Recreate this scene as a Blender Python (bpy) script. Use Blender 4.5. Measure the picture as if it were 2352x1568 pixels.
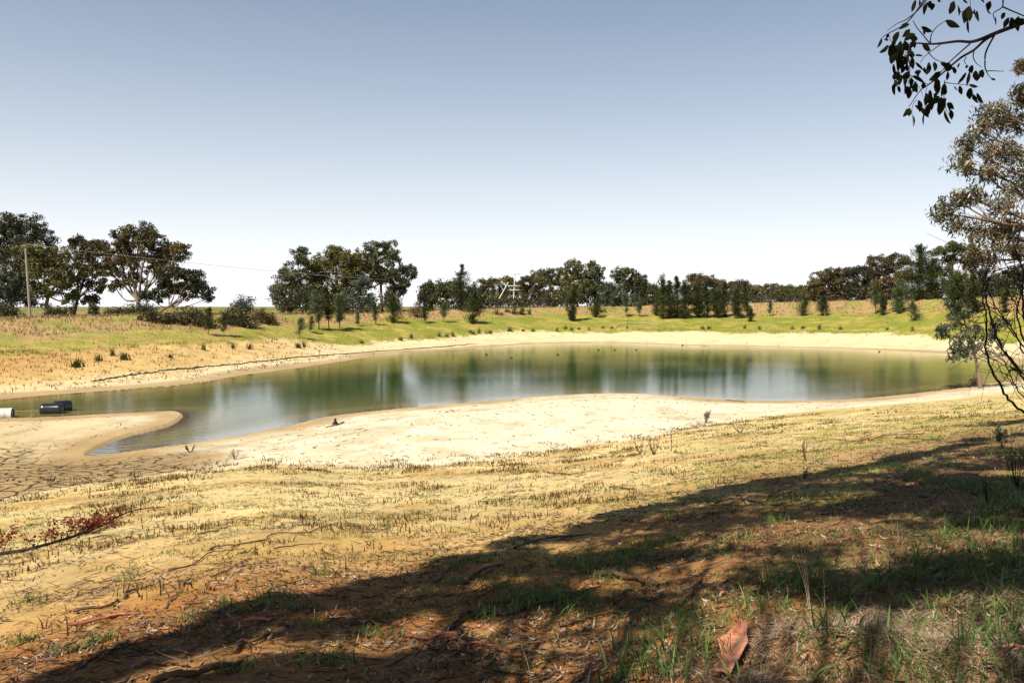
import bpy, math, random
import numpy as np
R = math.radians
rng = np.random.default_rng(7)
random.seed(7)
scene = bpy.context.scene
for o in list(bpy.data.objects): bpy.data.objects.remove(o)

# ------------------------------------------------------------------ camera
CAM_H = 6.5; FP = 1900.0; PITCH = math.atan(81 / FP)
cam_d = bpy.data.cameras.new('camera'); cam = bpy.data.objects.new('camera', cam_d)
scene.collection.objects.link(cam); scene.camera = cam
cam.location = (0, 0, CAM_H); cam.rotation_euler = (R(90) - PITCH, 0, 0)
cam_d.sensor_width = 36; cam_d.lens = 36 * FP / 2352
cam_d.clip_start = 0.05; cam_d.clip_end = 9000
# ------------------------------------------------------------------ light
SUN_EL = R(53); PHI = R(38)                 # shadows run away from the viewer and to the right
SD = np.array([math.sin(PHI), math.cos(PHI)])      # ground direction the shadows take
COT = 1 / math.tan(SUN_EL)
w = bpy.data.worlds.new('World'); scene.world = w; w.use_nodes = True
nt = w.node_tree; nt.nodes.clear()
out = nt.nodes.new('ShaderNodeOutputWorld'); bg = nt.nodes.new('ShaderNodeBackground')
sky = nt.nodes.new('ShaderNodeTexSky'); sky.sky_type = 'NISHITA'; sky.sun_disc = False
sky.sun_elevation = SUN_EL; sky.sun_rotation = math.pi + PHI
sky.air_density = 1.0; sky.dust_density = 1.2; sky.ozone_density = 1.2; sky.altitude = 100
hs = nt.nodes.new('ShaderNodeHueSaturation'); hs.inputs['Saturation'].default_value = 1.4
nt.links.new(sky.outputs[0], hs.inputs['Color'])
# pale dust in the air low over the horizon, by true elevation
wtc = nt.nodes.new('ShaderNodeTexCoord'); wsx = nt.nodes.new('ShaderNodeSeparateXYZ'); nt.links.new(wtc.outputs['Generated'], wsx.inputs[0])
wab = nt.nodes.new('ShaderNodeMath'); wab.operation = 'MAXIMUM'; nt.links.new(wsx.outputs[2], wab.inputs[0]); wab.inputs[1].default_value = 0
wmu = nt.nodes.new('ShaderNodeMath'); wmu.operation = 'MULTIPLY'; nt.links.new(wab.outputs[0], wmu.inputs[0]); wmu.inputs[1].default_value = -4.5
wex = nt.nodes.new('ShaderNodeMath'); wex.operation = 'EXPONENT'; nt.links.new(wmu.outputs[0], wex.inputs[0])
wmx = nt.nodes.new('ShaderNodeMix'); wmx.data_type = 'RGBA'; nt.links.new(wex.outputs[0], wmx.inputs[0])
nt.links.new(hs.outputs[0], wmx.inputs[6]); wmx.inputs[7].default_value = (15.6, 14.9, 15.8, 1)
wtn = nt.nodes.new('ShaderNodeMix'); wtn.data_type = 'RGBA'; wtn.blend_type = 'MULTIPLY'; wtn.inputs[0].default_value = 1
nt.links.new(wmx.outputs[2], wtn.inputs[6]); wtn.inputs[7].default_value = (1.0, 1.06, 1.04, 1)
nt.links.new(wtn.outputs[2], bg.inputs[0])
bg.inputs[1].default_value = 0.05
nt.links.new(bg.outputs[0], out.inputs[0])
sl = bpy.data.lights.new('sun', 'SUN'); sl.energy = 5.0; sl.angle = R(0.5); sl.color = (1, 0.915, 0.75)
so = bpy.data.objects.new('sun', sl); scene.collection.objects.link(so)
so.rotation_euler = (R(90) - SUN_EL, 0, -PHI)
scene.view_settings.view_transform = 'Standard'; scene.view_settings.look = 'None'
scene.view_settings.exposure = 0.64; scene.view_settings.gamma = 1
scene.render.engine = 'CYCLES'

# ------------------------------------------------------------------ maths helpers
cp, sp_ = math.cos(PITCH), math.sin(PITCH)
def ray(px, py):
    px = np.asarray(px, float); py = np.asarray(py, float)
    dx = (px - 1176) / FP; dy = (784 - py) / FP
    return dx, cp + sp_ * dy, dy * cp - sp_
def at(px, py, Y):                            # a picture point carried out to the distance Y
    dx, dy, dz = ray(px, py); t = Y / dy
    return np.array([dx * t, Y + 0 * t, CAM_H + dz * t])
def atz(px, py, z):
    dx, dy, dz = ray(px, py); t = (z - CAM_H) / dz
    return dx * t, dy * t
def sstep(a, b, x):
    t = np.clip((x - a) / (b - a), 0, 1); return t * t * (3 - 2 * t)
def _h(i, j, s):
    n = (i * 374761393 + j * 668265263 + s * 1442695041) & 0xffffffff
    n = ((n ^ (n >> 13)) * 1274126177) & 0xffffffff
    return ((n ^ (n >> 16)) & 0xffff) / 65535.0
def vnoise(x, y, s=0):
    xi = np.floor(x).astype(np.int64); yi = np.floor(y).astype(np.int64)
    fx = x - xi; fy = y - yi; fx = fx * fx * (3 - 2 * fx); fy = fy * fy * (3 - 2 * fy)
    return (_h(xi, yi, s) * (1 - fx) + _h(xi + 1, yi, s) * fx) * (1 - fy) + (_h(xi, yi + 1, s) * (1 - fx) + _h(xi + 1, yi + 1, s) * fx) * fy
def fbm(x, y, s=0, o=4):
    v = 0; a = .5; f = 1.
    for k in range(o):
        v = v + a * vnoise(x * f + 17.3 * k, y * f - 9.1 * k, s + k); a *= .5; f *= 2.03
    return v

# ------------------------------------------------------------------ the lie of the land
SHORE_PX = [(-260,940),(0,917),(100,908),(233,898),(333,890),(433,881),(567,860),(784,830),(901,811),(1000,805),(1102,799),(1227,790),(1402,787),(1602,794),(1654,794),(1951,801),(2170,812),(2352,835),
 (2520,860),(2400,872),(2307,878),(2158,899),(1980,917),(1802,923),(1690,921),(1527,910),(1402,905),(1252,912),(1102,925),(1050,929),(784,955),(666,980),(500,1012),(333,1036),(200,1051),
 (233,1023),(300,998),(383,978),(412,962),(416,953),(405,948),(383,947),(267,953),(100,961),(0,965),(-260,985)]
_sx, _sy = atz([p[0] for p in SHORE_PX], [p[1] for p in SHORE_PX], 0.0)
SH = np.stack([_sx, _sy], 1)
def cm_poly(P, n=6):                          # closed smooth curve
    outp = []
    N = len(P)
    for i in range(N):
        p0, p1, p2, p3 = P[i-1], P[i], P[(i+1) % N], P[(i+2) % N]
        for k in range(n):
            t = k / n
            outp.append(.5*((2*p1)+(-p0+p2)*t+(2*p0-5*p1+4*p2-p3)*t*t+(-p0+3*p1-3*p2+p3)*t**3))
    return np.array(outp)
SH = cm_poly(SH, 4)
def sdist(x, y):                              # signed distance to the shoreline, >0 on land
    x = np.asarray(x, float); y = np.asarray(y, float); sh = x.shape
    x = x.ravel(); y = y.ravel()
    d = np.full(x.shape, 1e9); ins = np.zeros(x.shape, bool)
    N = len(SH)
    for i in range(N):
        ax, ay = SH[i]; bx, by = SH[(i + 1) % N]
        ex, ey = bx - ax, by - ay
        t = np.clip(((x - ax) * ex + (y - ay) * ey) / (ex * ex + ey * ey + 1e-12), 0, 1)
        d = np.minimum(d, (x - ax - t * ex) ** 2 + (y - ay - t * ey) ** 2)
        c = (ay > y) != (by > y)
        if by != ay: ins ^= c & (x < ex * (y - ay) / (by - ay) + ax)
    d = np.sqrt(d); return np.where(ins, -d, d).reshape(sh)
def curve(px, py, z=None, Y=None):
    px = np.array(px, float); py = np.array(py, float)
    if z is not None: x, y = atz(px, py, z); zz = np.full(len(px), z)
    else: x, y, zz = at(px, py, np.array(Y, float))
    a = np.arctan2(x, y); i = np.argsort(a)
    return a[i], np.hypot(x, y)[i], np.asarray(zz)[i]
FOOT = curve([-200,0,200,400,600,850,1050,1300,1500,1700,1900,2100,2352,2600], [1190,1150,1115,1085,1065,1074,1062,1032,1002,964,936,914,884,866], z=.55)
FSH = curve([p[0] for p in SHORE_PX[:19]], [p[1] for p in SHORE_PX[:19]], z=0)
CREST = curve([-300,0,200,400,600,800,1000,1200,1400,1600,1800,2000,2200,2352,2600], [740,735,729,722,724,722,713,708,704,700,695,690,686,682,676],
              Y=[85,96,104,115,128,150,168,182,192,196,192,176,152,138,120])
def terrain(x, y, micro=True):
    x = np.asarray(x, float); y = np.asarray(y, float)
    a = np.arctan2(x, y); r = np.hypot(x, y)
    rf = np.interp(a, FOOT[0], FOOT[1]); rs = np.interp(a, FSH[0], FSH[1])
    rc = np.interp(a, CREST[0], CREST[1]); zc = np.interp(a, CREST[0], CREST[2])
    n1 = fbm(x * .12, y * .12, 3)
    t = r / rf
    near = .55 + (4.95 - .55) * np.clip(1 - t, 0, 1) ** 1.06
    far_t = np.clip((r - rs) / (rc - rs), 0, 1.0)
    far = zc * (.25 * far_t + .75 * far_t ** 1.25 * (1 - .12 * np.sin(far_t * 3.14)))
    zp = np.interp(a, [-.6, -.2, .2, .6], [2.6, 3.0, 4.2, 6.0])
    beyond = zc + (zp - zc) * sstep(15, 260, r - rc)
    H = np.where(t < 1, near, np.where(r < rs, .55, far))
    H = np.where(r > rc, beyond, H)
    sd = sdist(x, y)
    cap = .018 * sd + .009 * sd * sd
    mid = (r > rf * .5) & (r < rc)
    z = np.where(sd > 0, np.where(mid, -np.log(np.exp(-np.clip(H, 0, 30) * 6) + np.exp(-np.clip(cap, 0, 30) * 6)) / 6 + .115 * np.exp(-sd * .5), H), -np.minimum(-sd * .07, 1.6))
    z = np.where((sd > 0) & mid, np.maximum(z, .015 * np.minimum(sd, 3)), z)
    b = sstep(R(48), R(80), np.abs(a))
    z = z * (1 - b) + (4.95 - .0 * r) * b * (r < 400) + b * (r >= 400) * 4.95
    if micro:
        amp = sstep(1.0, 8.0, sd)
        bank = sstep(.02, .25, far_t) * (r > rs)
        z = z + amp * ((n1 - .47) * .25 * sstep(4, 14, r) + (fbm(x * .8, y * .8, 9) - .47) * (.10 + .25 * bank) + (vnoise(x * 4, y * 4, 5) - .5) * .03 * (r < 40))
        # low straw hummocks by the viewer
        z = z + np.where(r < 5.6, .17 * sstep(5.5, 4.8, r) * sstep(.45, .8, vnoise(x * 1.7 + 4, y * 1.7, 21)) * sstep(.4, 1.2, x), 0)
    return z
def ground(px, py, rmax=900):                 # where the picture point lands on the ground
    dx, dy, dz = [float(v) for v in ray(px, py)]
    t = np.concatenate([np.linspace(1.5, 12, 500), np.geomspace(12.02, rmax, 2500)])
    z = CAM_H + dz * t; g = terrain(dx * t, dy * t)
    k = np.argmax(z <= g)
    if z[k] > g[k]: k = len(t) - 1
    tt = t[k]; return np.array([dx * tt, dy * tt, float(g[k])])
def tz(x, y): return float(terrain(np.array([x]), np.array([y]))[0])
_edge_cache = {}
def gcurve(pts):                              # a boundary given as picture points, laid on the ground -> r(azimuth)
    P = np.array([ground(*p) for p in pts]); a = np.arctan2(P[:, 0], P[:, 1]); i = np.argsort(a)
    return a[i], np.hypot(P[:, 0], P[:, 1])[i]

# ------------------------------------------------------------------ object helpers
COL = scene.collection
def tag(o, label=None, cat=None, group=None, kind=None):
    if label: o['label'] = label
    if cat: o['category'] = cat
    if group: o['group'] = group
    if kind: o['kind'] = kind
    return o
def empty(name, loc, label, cat, group=None, rz=0):
    o = bpy.data.objects.new(name, None); COL.objects.link(o); o.location = [float(v) for v in loc]; o.rotation_euler = (0, 0, rz)
    o.empty_display_size = .2
    return tag(o, label, cat, group)
def make(name, V, F, mat, parent=None, attr=None, smooth=False, col=None, origin=None):
    V = np.asarray(V, np.float32).copy(); F = np.asarray(F, np.int32)
    if origin is not None: V -= np.asarray(origin, np.float32)
    k = F.shape[1]
    me = bpy.data.meshes.new(name)
    me.vertices.add(len(V)); me.vertices.foreach_set('co', V.ravel())
    me.loops.add(F.size); me.loops.foreach_set('vertex_index', F.ravel())
    me.polygons.add(len(F)); me.polygons.foreach_set('loop_start', np.arange(0, F.size, k, dtype=np.int32))
    try: me.polygons.foreach_set('loop_total', np.full(len(F), k, np.int32))
    except Exception: pass
    if smooth: me.polygons.foreach_set('use_smooth', np.ones(len(F), bool))
    me.update(calc_edges=True); me.validate()
    if attr is not None:
        a = me.attributes.new('v', 'FLOAT', 'POINT'); a.data.foreach_set('value', np.asarray(attr, np.float32))
    if col is not None:
        for cn, arr in col.items():
            if arr.ndim == 1:
                a = me.attributes.new(cn, 'FLOAT', 'POINT'); a.data.foreach_set('value', arr.astype(np.float32))
            else:
                a = me.attributes.new(cn, 'FLOAT_COLOR', 'POINT')
                a.data.foreach_set('color', np.concatenate([arr, np.ones((len(arr), 1))], 1).astype(np.float32).ravel())
    me.materials.append(mat)
    o = bpy.data.objects.new(name, me); COL.objects.link(o)
    if origin is not None and parent is None: o.location = [float(v) for v in origin]
    if parent is not None: o.parent = parent
    return o
class G:
    def __init__(s): s.V = []; s.F = []; s.A = []; s.n = 0
    def add(s, V, F, a=.5):
        V = np.asarray(V, float); s.V.append(V); s.F.append(np.asarray(F) + s.n); s.n += len(V)
        s.A.append(np.full(len(V), a) if np.isscalar(a) else np.asarray(a))
    def tube(s, P, r, n=6, a=.5):
        P = np.asarray(P, float); m = len(P); r = np.broadcast_to(np.asarray(r, float), (m,))
        T = np.gradient(P, axis=0); T /= np.linalg.norm(T, axis=1)[:, None] + 1e-9
        up = np.array([0, 0, 1.]) if abs(T[:, 2].mean()) < .8 else np.array([1., 0, 0])
        A = np.cross(T, up); A /= np.linalg.norm(A, axis=1)[:, None] + 1e-9; B = np.cross(A, T)
        th = np.linspace(0, 2 * math.pi, n, endpoint=False)
        V = P[:, None] + r[:, None, None] * (np.cos(th)[None, :, None] * A[:, None] + np.sin(th)[None, :, None] * B[:, None])
        i = np.arange(m - 1)[:, None] * n; j = np.arange(n)[None]
        q = np.stack([i + j, i + (j + 1) % n, i + n + (j + 1) % n, i + n + j], -1).reshape(-1, 4)
        V = V.reshape(-1, 3)
        # closed ends
        if n == 6: q = np.concatenate([q, [[3, 2, 1, 0], [5, 4, 3, 0], [(m-1)*6, (m-1)*6+1, (m-1)*6+2, (m-1)*6+3], [(m-1)*6, (m-1)*6+3, (m-1)*6+4, (m-1)*6+5]]])
        elif n == 4: q = np.concatenate([q, [[3, 2, 1, 0], [(m-1)*4, (m-1)*4+1, (m-1)*4+2, (m-1)*4+3]]])
        s.add(V, q, a)
    def leaves(s, C, D, W, a):                # diamond leaves: centre, length vector, width vector
        n = len(C)
        V = np.stack([C - D / 2, C + W / 2 - D * .05, C + D / 2, C - W / 2 - D * .05], 1).reshape(-1, 3)
        s.add(V, np.arange(4 * n).reshape(n, 4), np.repeat(a, 4))
    def box(s, c, h, a=.5, M=None):
        c = np.asarray(c, float); h = np.asarray(h, float)
        v = np.array([[x, y, z] for x in (-1, 1) for y in (-1, 1) for z in (-1, 1)]) * h
        if M is not None: v = v @ np.asarray(M).T
        s.add(v + c, [[0,1,3,2],[4,6,7,5],[0,4,5,1],[2,3,7,6],[0,2,6,4],[1,5,7,3]], a)
    def lathe(s, c, axis, prof, n=24, a=.5):  # prof: (distance along the axis, radius)
        axis = np.asarray(axis, float); axis /= np.linalg.norm(axis)
        A = np.cross(axis, [0, 0, 1.]); A /= np.linalg.norm(A); B = np.cross(A, axis)
        th = np.linspace(0, 2 * math.pi, n, endpoint=False)
        V = np.array([np.asarray(c) + axis * t + r * (math.cos(q) * A + math.sin(q) * B) for t, r in prof for q in th])
        i = np.arange(len(prof) - 1)[:, None] * n; j = np.arange(n)[None]
        s.add(V, np.stack([i + j, i + (j + 1) % n, i + n + (j + 1) % n, i + n + j], -1).reshape(-1, 4), a)
    def build(s, name, mat, parent=None, smooth=False, origin=None):
        return make(name, np.concatenate(s.V), np.concatenate(s.F), mat, parent, np.concatenate(s.A), smooth, None, origin)
def unit(n):
    v = rng.normal(size=(n, 3)); return v / np.linalg.norm(v, axis=1)[:, None]
def smooth_path(P, n=6, jit=0):
    P = np.asarray(P, float)
    if len(P) < 3: 
        t = np.linspace(0, 1, n)[:, None]; Q = P[0] * (1 - t) + P[-1] * t
    else:
        E = np.concatenate([[2 * P[0] - P[1]], P, [2 * P[-1] - P[-2]]]); Q = []
        for i in range(1, len(E) - 2):
            for k in range(n):
                t = k / n; p0, p1, p2, p3 = E[i-1:i+3]
                Q.append(.5*((2*p1)+(-p0+p2)*t+(2*p0-5*p1+4*p2-p3)*t*t+(-p0+3*p1-3*p2+p3)*t**3))
        Q.append(P[-1]); Q = np.array(Q)
    if jit: Q[1:-1] += rng.normal(size=(len(Q) - 2, 3)) * jit
    return Q

# ------------------------------------------------------------------ materials
def new_mat(name):
    m = bpy.data.materials.new(name); m.use_nodes = True; t = m.node_tree
    return m, t, t.nodes['Principled BSDF'], t.nodes, t.links
def setb(b, rough=.8, spec=.2):
    b.inputs['Roughness'].default_value = rough; b.inputs['Specular IOR Level'].default_value = spec
def ramp_mat(name, cols, rough=.8, spec=.2, trans=0.0, noise=0.0, nscale=3.0, bump=0.0, bscale=20):
    m, t, b, N, L = new_mat(name); setb(b, rough, spec)
    at_ = N.new('ShaderNodeAttribute'); at_.attribute_name = 'v'
    fac = at_.outputs['Fac']
    if noise:
        tx = N.new('ShaderNodeTexCoord'); nz = N.new('ShaderNodeTexNoise'); nz.inputs['Scale'].default_value = nscale
        L.new(tx.outputs['Object'], nz.inputs['Vector'])
        ma = N.new('ShaderNodeMath'); ma.operation = 'MULTIPLY_ADD'; L.new(nz.outputs[0], ma.inputs[0]); ma.inputs[1].default_value = noise
        mb = N.new('ShaderNodeMath'); mb.operation = 'SUBTRACT'; L.new(fac, mb.inputs[0]); mb.inputs[1].default_value = noise / 2
        L.new(mb.outputs[0], ma.inputs[2]); fac = ma.outputs[0]
    cr = N.new('ShaderNodeValToRGB'); e = cr.color_ramp.elements
    while len(e) < len(cols): e.new(.5)
    for i, c in enumerate(cols):
        e[i].position = i / max(1, len(cols) - 1); e[i].color = (*c, 1)
    L.new(fac, cr.inputs[0]); L.new(cr.outputs[0], b.inputs['Base Color'])
    if bump:
        tx2 = N.new('ShaderNodeTexCoord'); n2 = N.new('ShaderNodeTexNoise'); n2.inputs['Scale'].default_value = bscale
        bp = N.new('ShaderNodeBump'); bp.inputs['Strength'].default_value = bump; bp.inputs['Distance'].default_value = .02
        L.new(tx2.outputs['Object'], n2.inputs['Vector']); L.new(n2.outputs[0], bp.inputs['Height']); L.new(bp.outputs[0], b.inputs['Normal'])
    if trans:
        tr = N.new('ShaderNodeBsdfTranslucent'); mx = N.new('ShaderNodeMixShader'); mx.inputs[0].default_value = trans
        L.new(cr.outputs[0], tr.inputs[0]); L.new(b.outputs[0], mx.inputs[1]); L.new(tr.outputs[0], mx.inputs[2])
        L.new(mx.outputs[0], N['Material Output'].inputs[0])
    return m
M = {}
M['gum_dark'] = ramp_mat('gum_leaf_dark', [(.016,.02,.008),(.04,.042,.017),(.075,.068,.028)], .5, .35, .1)
M['gum_olive'] = ramp_mat('gum_leaf_olive', [(.035,.04,.01),(.115,.105,.025),(.24,.21,.055)], .5, .35, .12)
M['gum_green'] = ramp_mat('gum_leaf_green', [(.022,.028,.009),(.07,.075,.022),(.17,.17,.06)], .5, .4, .12)
M['gum_brown'] = ramp_mat('gum_leaf_brown', [(.03,.026,.01),(.09,.07,.026),(.19,.14,.05)], .5, .3, .1)
M['gum_grey'] = ramp_mat('gum_leaf_grey', [(.03,.04,.022),(.075,.09,.055),(.15,.17,.11)], .45, .45, .12)
M['gum_near'] = ramp_mat('gum_leaf_near', [(.02,.022,.012),(.08,.08,.04),(.24,.21,.12),(.16,.085,.035)], .4, .5, .15)
M['gum_sapling'] = ramp_mat('gum_sapling_leaf', [(.02,.028,.012),(.06,.075,.035),(.18,.19,.10)], .4, .5, .15)
M['leaf_shade'] = ramp_mat('overhead_leaf_shaded', [(.006,.007,.004),(.015,.018,.008)], .85, .05, .0)  # near-black: the shade the branch hangs in is put into the leaf colour
M['sheoak'] = ramp_mat('sheoak_needle', [(.012,.018,.006),(.04,.05,.014),(.085,.095,.03)], .7, .15, .12)
M['sheoak_light'] = ramp_mat('sheoak_needle_light', [(.03,.045,.018),(.08,.105,.045),(.14,.17,.075)], .7, .15, .15)
M['thicket'] = ramp_mat('thicket_leaf', [(.012,.016,.005),(.05,.05,.015),(.12,.10,.03)], .55, .3, .1)
M['brown_bush'] = ramp_mat('brown_bush_twig', [(.05,.035,.018),(.11,.08,.04),(.16,.12,.06)], .8, .1)
M['lime_bush'] = ramp_mat('lime_leaf', [(.10,.13,.01),(.2,.24,.02),(.28,.3,.04)], .6, .3, .2)
M['bark'] = ramp_mat('gum_bark', [(.10,.07,.05),(.22,.16,.12),(.38,.30,.24)], .85, .15, 0, .8, .9, .4, 6)
M['bark_dark'] = ramp_mat('dark_bark', [(.02,.015,.012),(.05,.038,.03)], .85, .15, 0, .6, 3, .4, 8)
M['twig_dark'] = ramp_mat('dark_twig', [(.012,.009,.008),(.035,.022,.018)], .7, .2, 0, .5, 6)
M['stick'] = ramp_mat('fallen_stick', [(.03,.017,.01),(.10,.055,.03),(.24,.15,.09)], .75, .2, 0, .7, 5, .5, 30)
M['stick_red'] = ramp_mat('red_stick', [(.12,.035,.02),(.28,.10,.05)], .6, .3, 0, .7, 5, .4, 30)
M['bark_sheet'] = ramp_mat('bark_sheet', [(.34,.12,.07),(.55,.23,.13),(.68,.36,.22)], .6, .3, 0, 1.6, 9, .9, 25)
M['litter'] = ramp_mat('fallen_leaf', [(.03,.016,.009),(.09,.05,.028),(.2,.13,.075),(.42,.33,.23),(.2,.07,.03)], .65, .25)
M['twigs'] = ramp_mat('small_twig', [(.02,.012,.008),(.07,.042,.025),(.2,.14,.09)], .8, .15)
M['stubble'] = ramp_mat('dry_stubble', [(.04,.02,.006),(.12,.07,.02),(.24,.16,.055)], .8, .1, .1)
M['grass'] = ramp_mat('green_grass_blade', [(.035,.06,.012),(.09,.15,.03),(.2,.3,.075)], .5, .35, .3)
M['bankgrass'] = ramp_mat('bank_grass_blade', [(.11,.12,.015),(.2,.22,.022),(.27,.29,.035)], .7, .15, .25)
M['drygrass'] = ramp_mat('dry_grass_blade', [(.13,.07,.03),(.29,.18,.08),(.44,.33,.17)], .8, .1, .2)
M['straw'] = ramp_mat('straw', [(.06,.035,.02),(.28,.19,.12),(.62,.48,.34)], .7, .2, .1)
M['rush'] = ramp_mat('rush_blade', [(.025,.035,.008),(.07,.08,.02),(.15,.13,.045)], .6, .2, .1)
M['redleaf'] = ramp_mat('red_dead_leaf', [(.07,.012,.005),(.17,.035,.012),(.26,.08,.03)], .7, .2, .1)
M['pole'] = ramp_mat('weathered_pole', [(.2,.18,.15),(.36,.32,.27)], .85, .1, 0, .6, 2, .3, 8)
M['pole_white'] = ramp_mat('pale_fibre_pole', [(.5,.5,.48),(.66,.66,.63)], .6, .3, 0, .3, 2)
M['metal_dark'] = ramp_mat('transformer_metal', [(.03,.03,.035),(.06,.06,.07)], .5, .4, 0, .4, 4)
M['wire'] = ramp_mat('power_wire', [(.3,.3,.3),(.34,.34,.34)], .5, .4)
M['drum_white'] = ramp_mat('weathered_drum', [(.3,.28,.25),(.6,.58,.54)], .5, .4, 0, 1.1, 5)
M['drum_black'] = ramp_mat('black_drum', [(.008,.008,.01),(.02,.02,.025)], .18, .6, 0, .5, 4)
M['rope'] = ramp_mat('float_rope', [(.35,.25,.07),(.4,.3,.1)], .8, .1)
M['duck'] = ramp_mat('duck_feather', [(.015,.012,.012),(.03,.022,.02)], .6, .2, 0, .3, 8)
M['bill'] = ramp_mat('duck_bill', [(.5,.5,.48),(.5,.5,.48)], .5, .3)

# ground: zone colours come as a mesh attribute, grain and cracks from noise
def ground_mat():
    m, t, b, N, L = new_mat('dry_ground'); setb(b, .95, .08)
    at_ = N.new('ShaderNodeAttribute'); at_.attribute_name = 'albedo'
    ck = N.new('ShaderNodeAttribute'); ck.attribute_name = 'crack'
    sp = N.new('ShaderNodeAttribute'); sp.attribute_name = 'speck'
    tx = N.new('ShaderNodeTexCoord'); P = tx.outputs['Object']
    def noise(scale, det=6, rough=.6, vec=None):
        n = N.new('ShaderNodeTexNoise'); n.inputs['Scale'].default_value = scale; n.inputs['Detail'].default_value = det
        n.inputs['Roughness'].default_value = rough; L.new(vec or P, n.inputs['Vector']); return n.outputs[0]
    def mapr(v, a, b_, c, d):
        r = N.new('ShaderNodeMapRange'); L.new(v, r.inputs[0])
        for i, q in enumerate((a, b_, c, d)): r.inputs[i + 1].default_value = q
        return r.outputs[0]
    def math_(op, a, b_):
        r = N.new('ShaderNodeMath'); r.operation = op
        for i, q in enumerate((a, b_)):
            if isinstance(q, (int, float)): r.inputs[i].default_value = q
            else: L.new(q, r.inputs[i])
        return r.outputs[0]
    # large soft tone changes and fine grain
    a1 = mapr(noise(.35, 5), .3, .7, .82, 1.12)
    a2 = mapr(noise(14, 8, .75), .3, .7, .8, 1.15)
    k = math_('MULTIPLY', a1, a2)
    mx = N.new('ShaderNodeVectorMath'); mx.operation = 'SCALE'; L.new(at_.outputs['Color'], mx.inputs[0]); L.new(k, mx.inputs['Scale'])
    # dark debris specks, lengthened across the slope
    mp = N.new('ShaderNodeMapping'); mp.inputs['Scale'].default_value = (2.2, 5.5, 3); L.new(P, mp.inputs[0])
    s1 = mapr(noise(1.3, 8, .8, mp.outputs[0]), .56, .66, 0, 1)
    s1 = math_('MULTIPLY', s1, sp.outputs['Fac'])
    m1 = N.new('ShaderNodeMix'); m1.data_type = 'RGBA'; L.new(s1, m1.inputs[0]); L.new(mx.outputs[0], m1.inputs[6]); m1.inputs[7].default_value = (.09, .055, .022, 1)
    # mud cracks
    wn = N.new('ShaderNodeTexNoise'); wn.inputs['Scale'].default_value = 1.5; L.new(P, wn.inputs['Vector'])
    ad = N.new('ShaderNodeVectorMath'); ad.operation = 'MULTIPLY_ADD'; L.new(wn.outputs['Color'], ad.inputs[0]); ad.inputs[1].default_value = (.5, .5, 0); L.new(P, ad.inputs[2])
    vo = N.new('ShaderNodeTexVoronoi'); vo.feature = 'DISTANCE_TO_EDGE'; vo.voronoi_dimensions = '2D'; vo.inputs['Scale'].default_value = 1.35; L.new(ad.outputs[0], vo.inputs['Vector'])
    vo2 = N.new('ShaderNodeTexVoronoi'); vo2.feature = 'DISTANCE_TO_EDGE'; vo2.voronoi_dimensions = '2D'; vo2.inputs['Scale'].default_value = 4.1; L.new(ad.outputs[0], vo2.inputs['Vector'])
    gate = mapr(noise(.9, 3), .36, .48, 0, 1)
    c1 = mapr(vo.outputs['Distance'], .035, .11, 1, 0); c2 = math_('MULTIPLY', mapr(vo2.outputs['Distance'], .02, .05, .6, 0), gate)
    cr = math_('MULTIPLY', math_('MAXIMUM', c1, c2), ck.outputs['Fac'])
    m2 = N.new('ShaderNodeMix'); m2.data_type = 'RGBA'; L.new(cr, m2.inputs[0]); L.new(m1.outputs[2], m2.inputs[6]); m2.inputs[7].default_value = (.05, .032, .015, 1)
    L.new(m2.outputs[2], b.inputs['Base Color'])
    h = math_('ADD', math_('MULTIPLY', noise(9, 8, .7), .5), math_('MULTIPLY', noise(45, 5, .6), .12))
    h = math_('SUBTRACT', h, math_('MULTIPLY', cr, .8))
    bp = N.new('ShaderNodeBump'); bp.inputs['Strength'].default_value = .55; bp.inputs['Distance'].default_value = .09
    L.new(h, bp.inputs['Height']); L.new(bp.outputs[0], b.inputs['Normal'])
    return m
M['ground'] = ground_mat()
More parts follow.
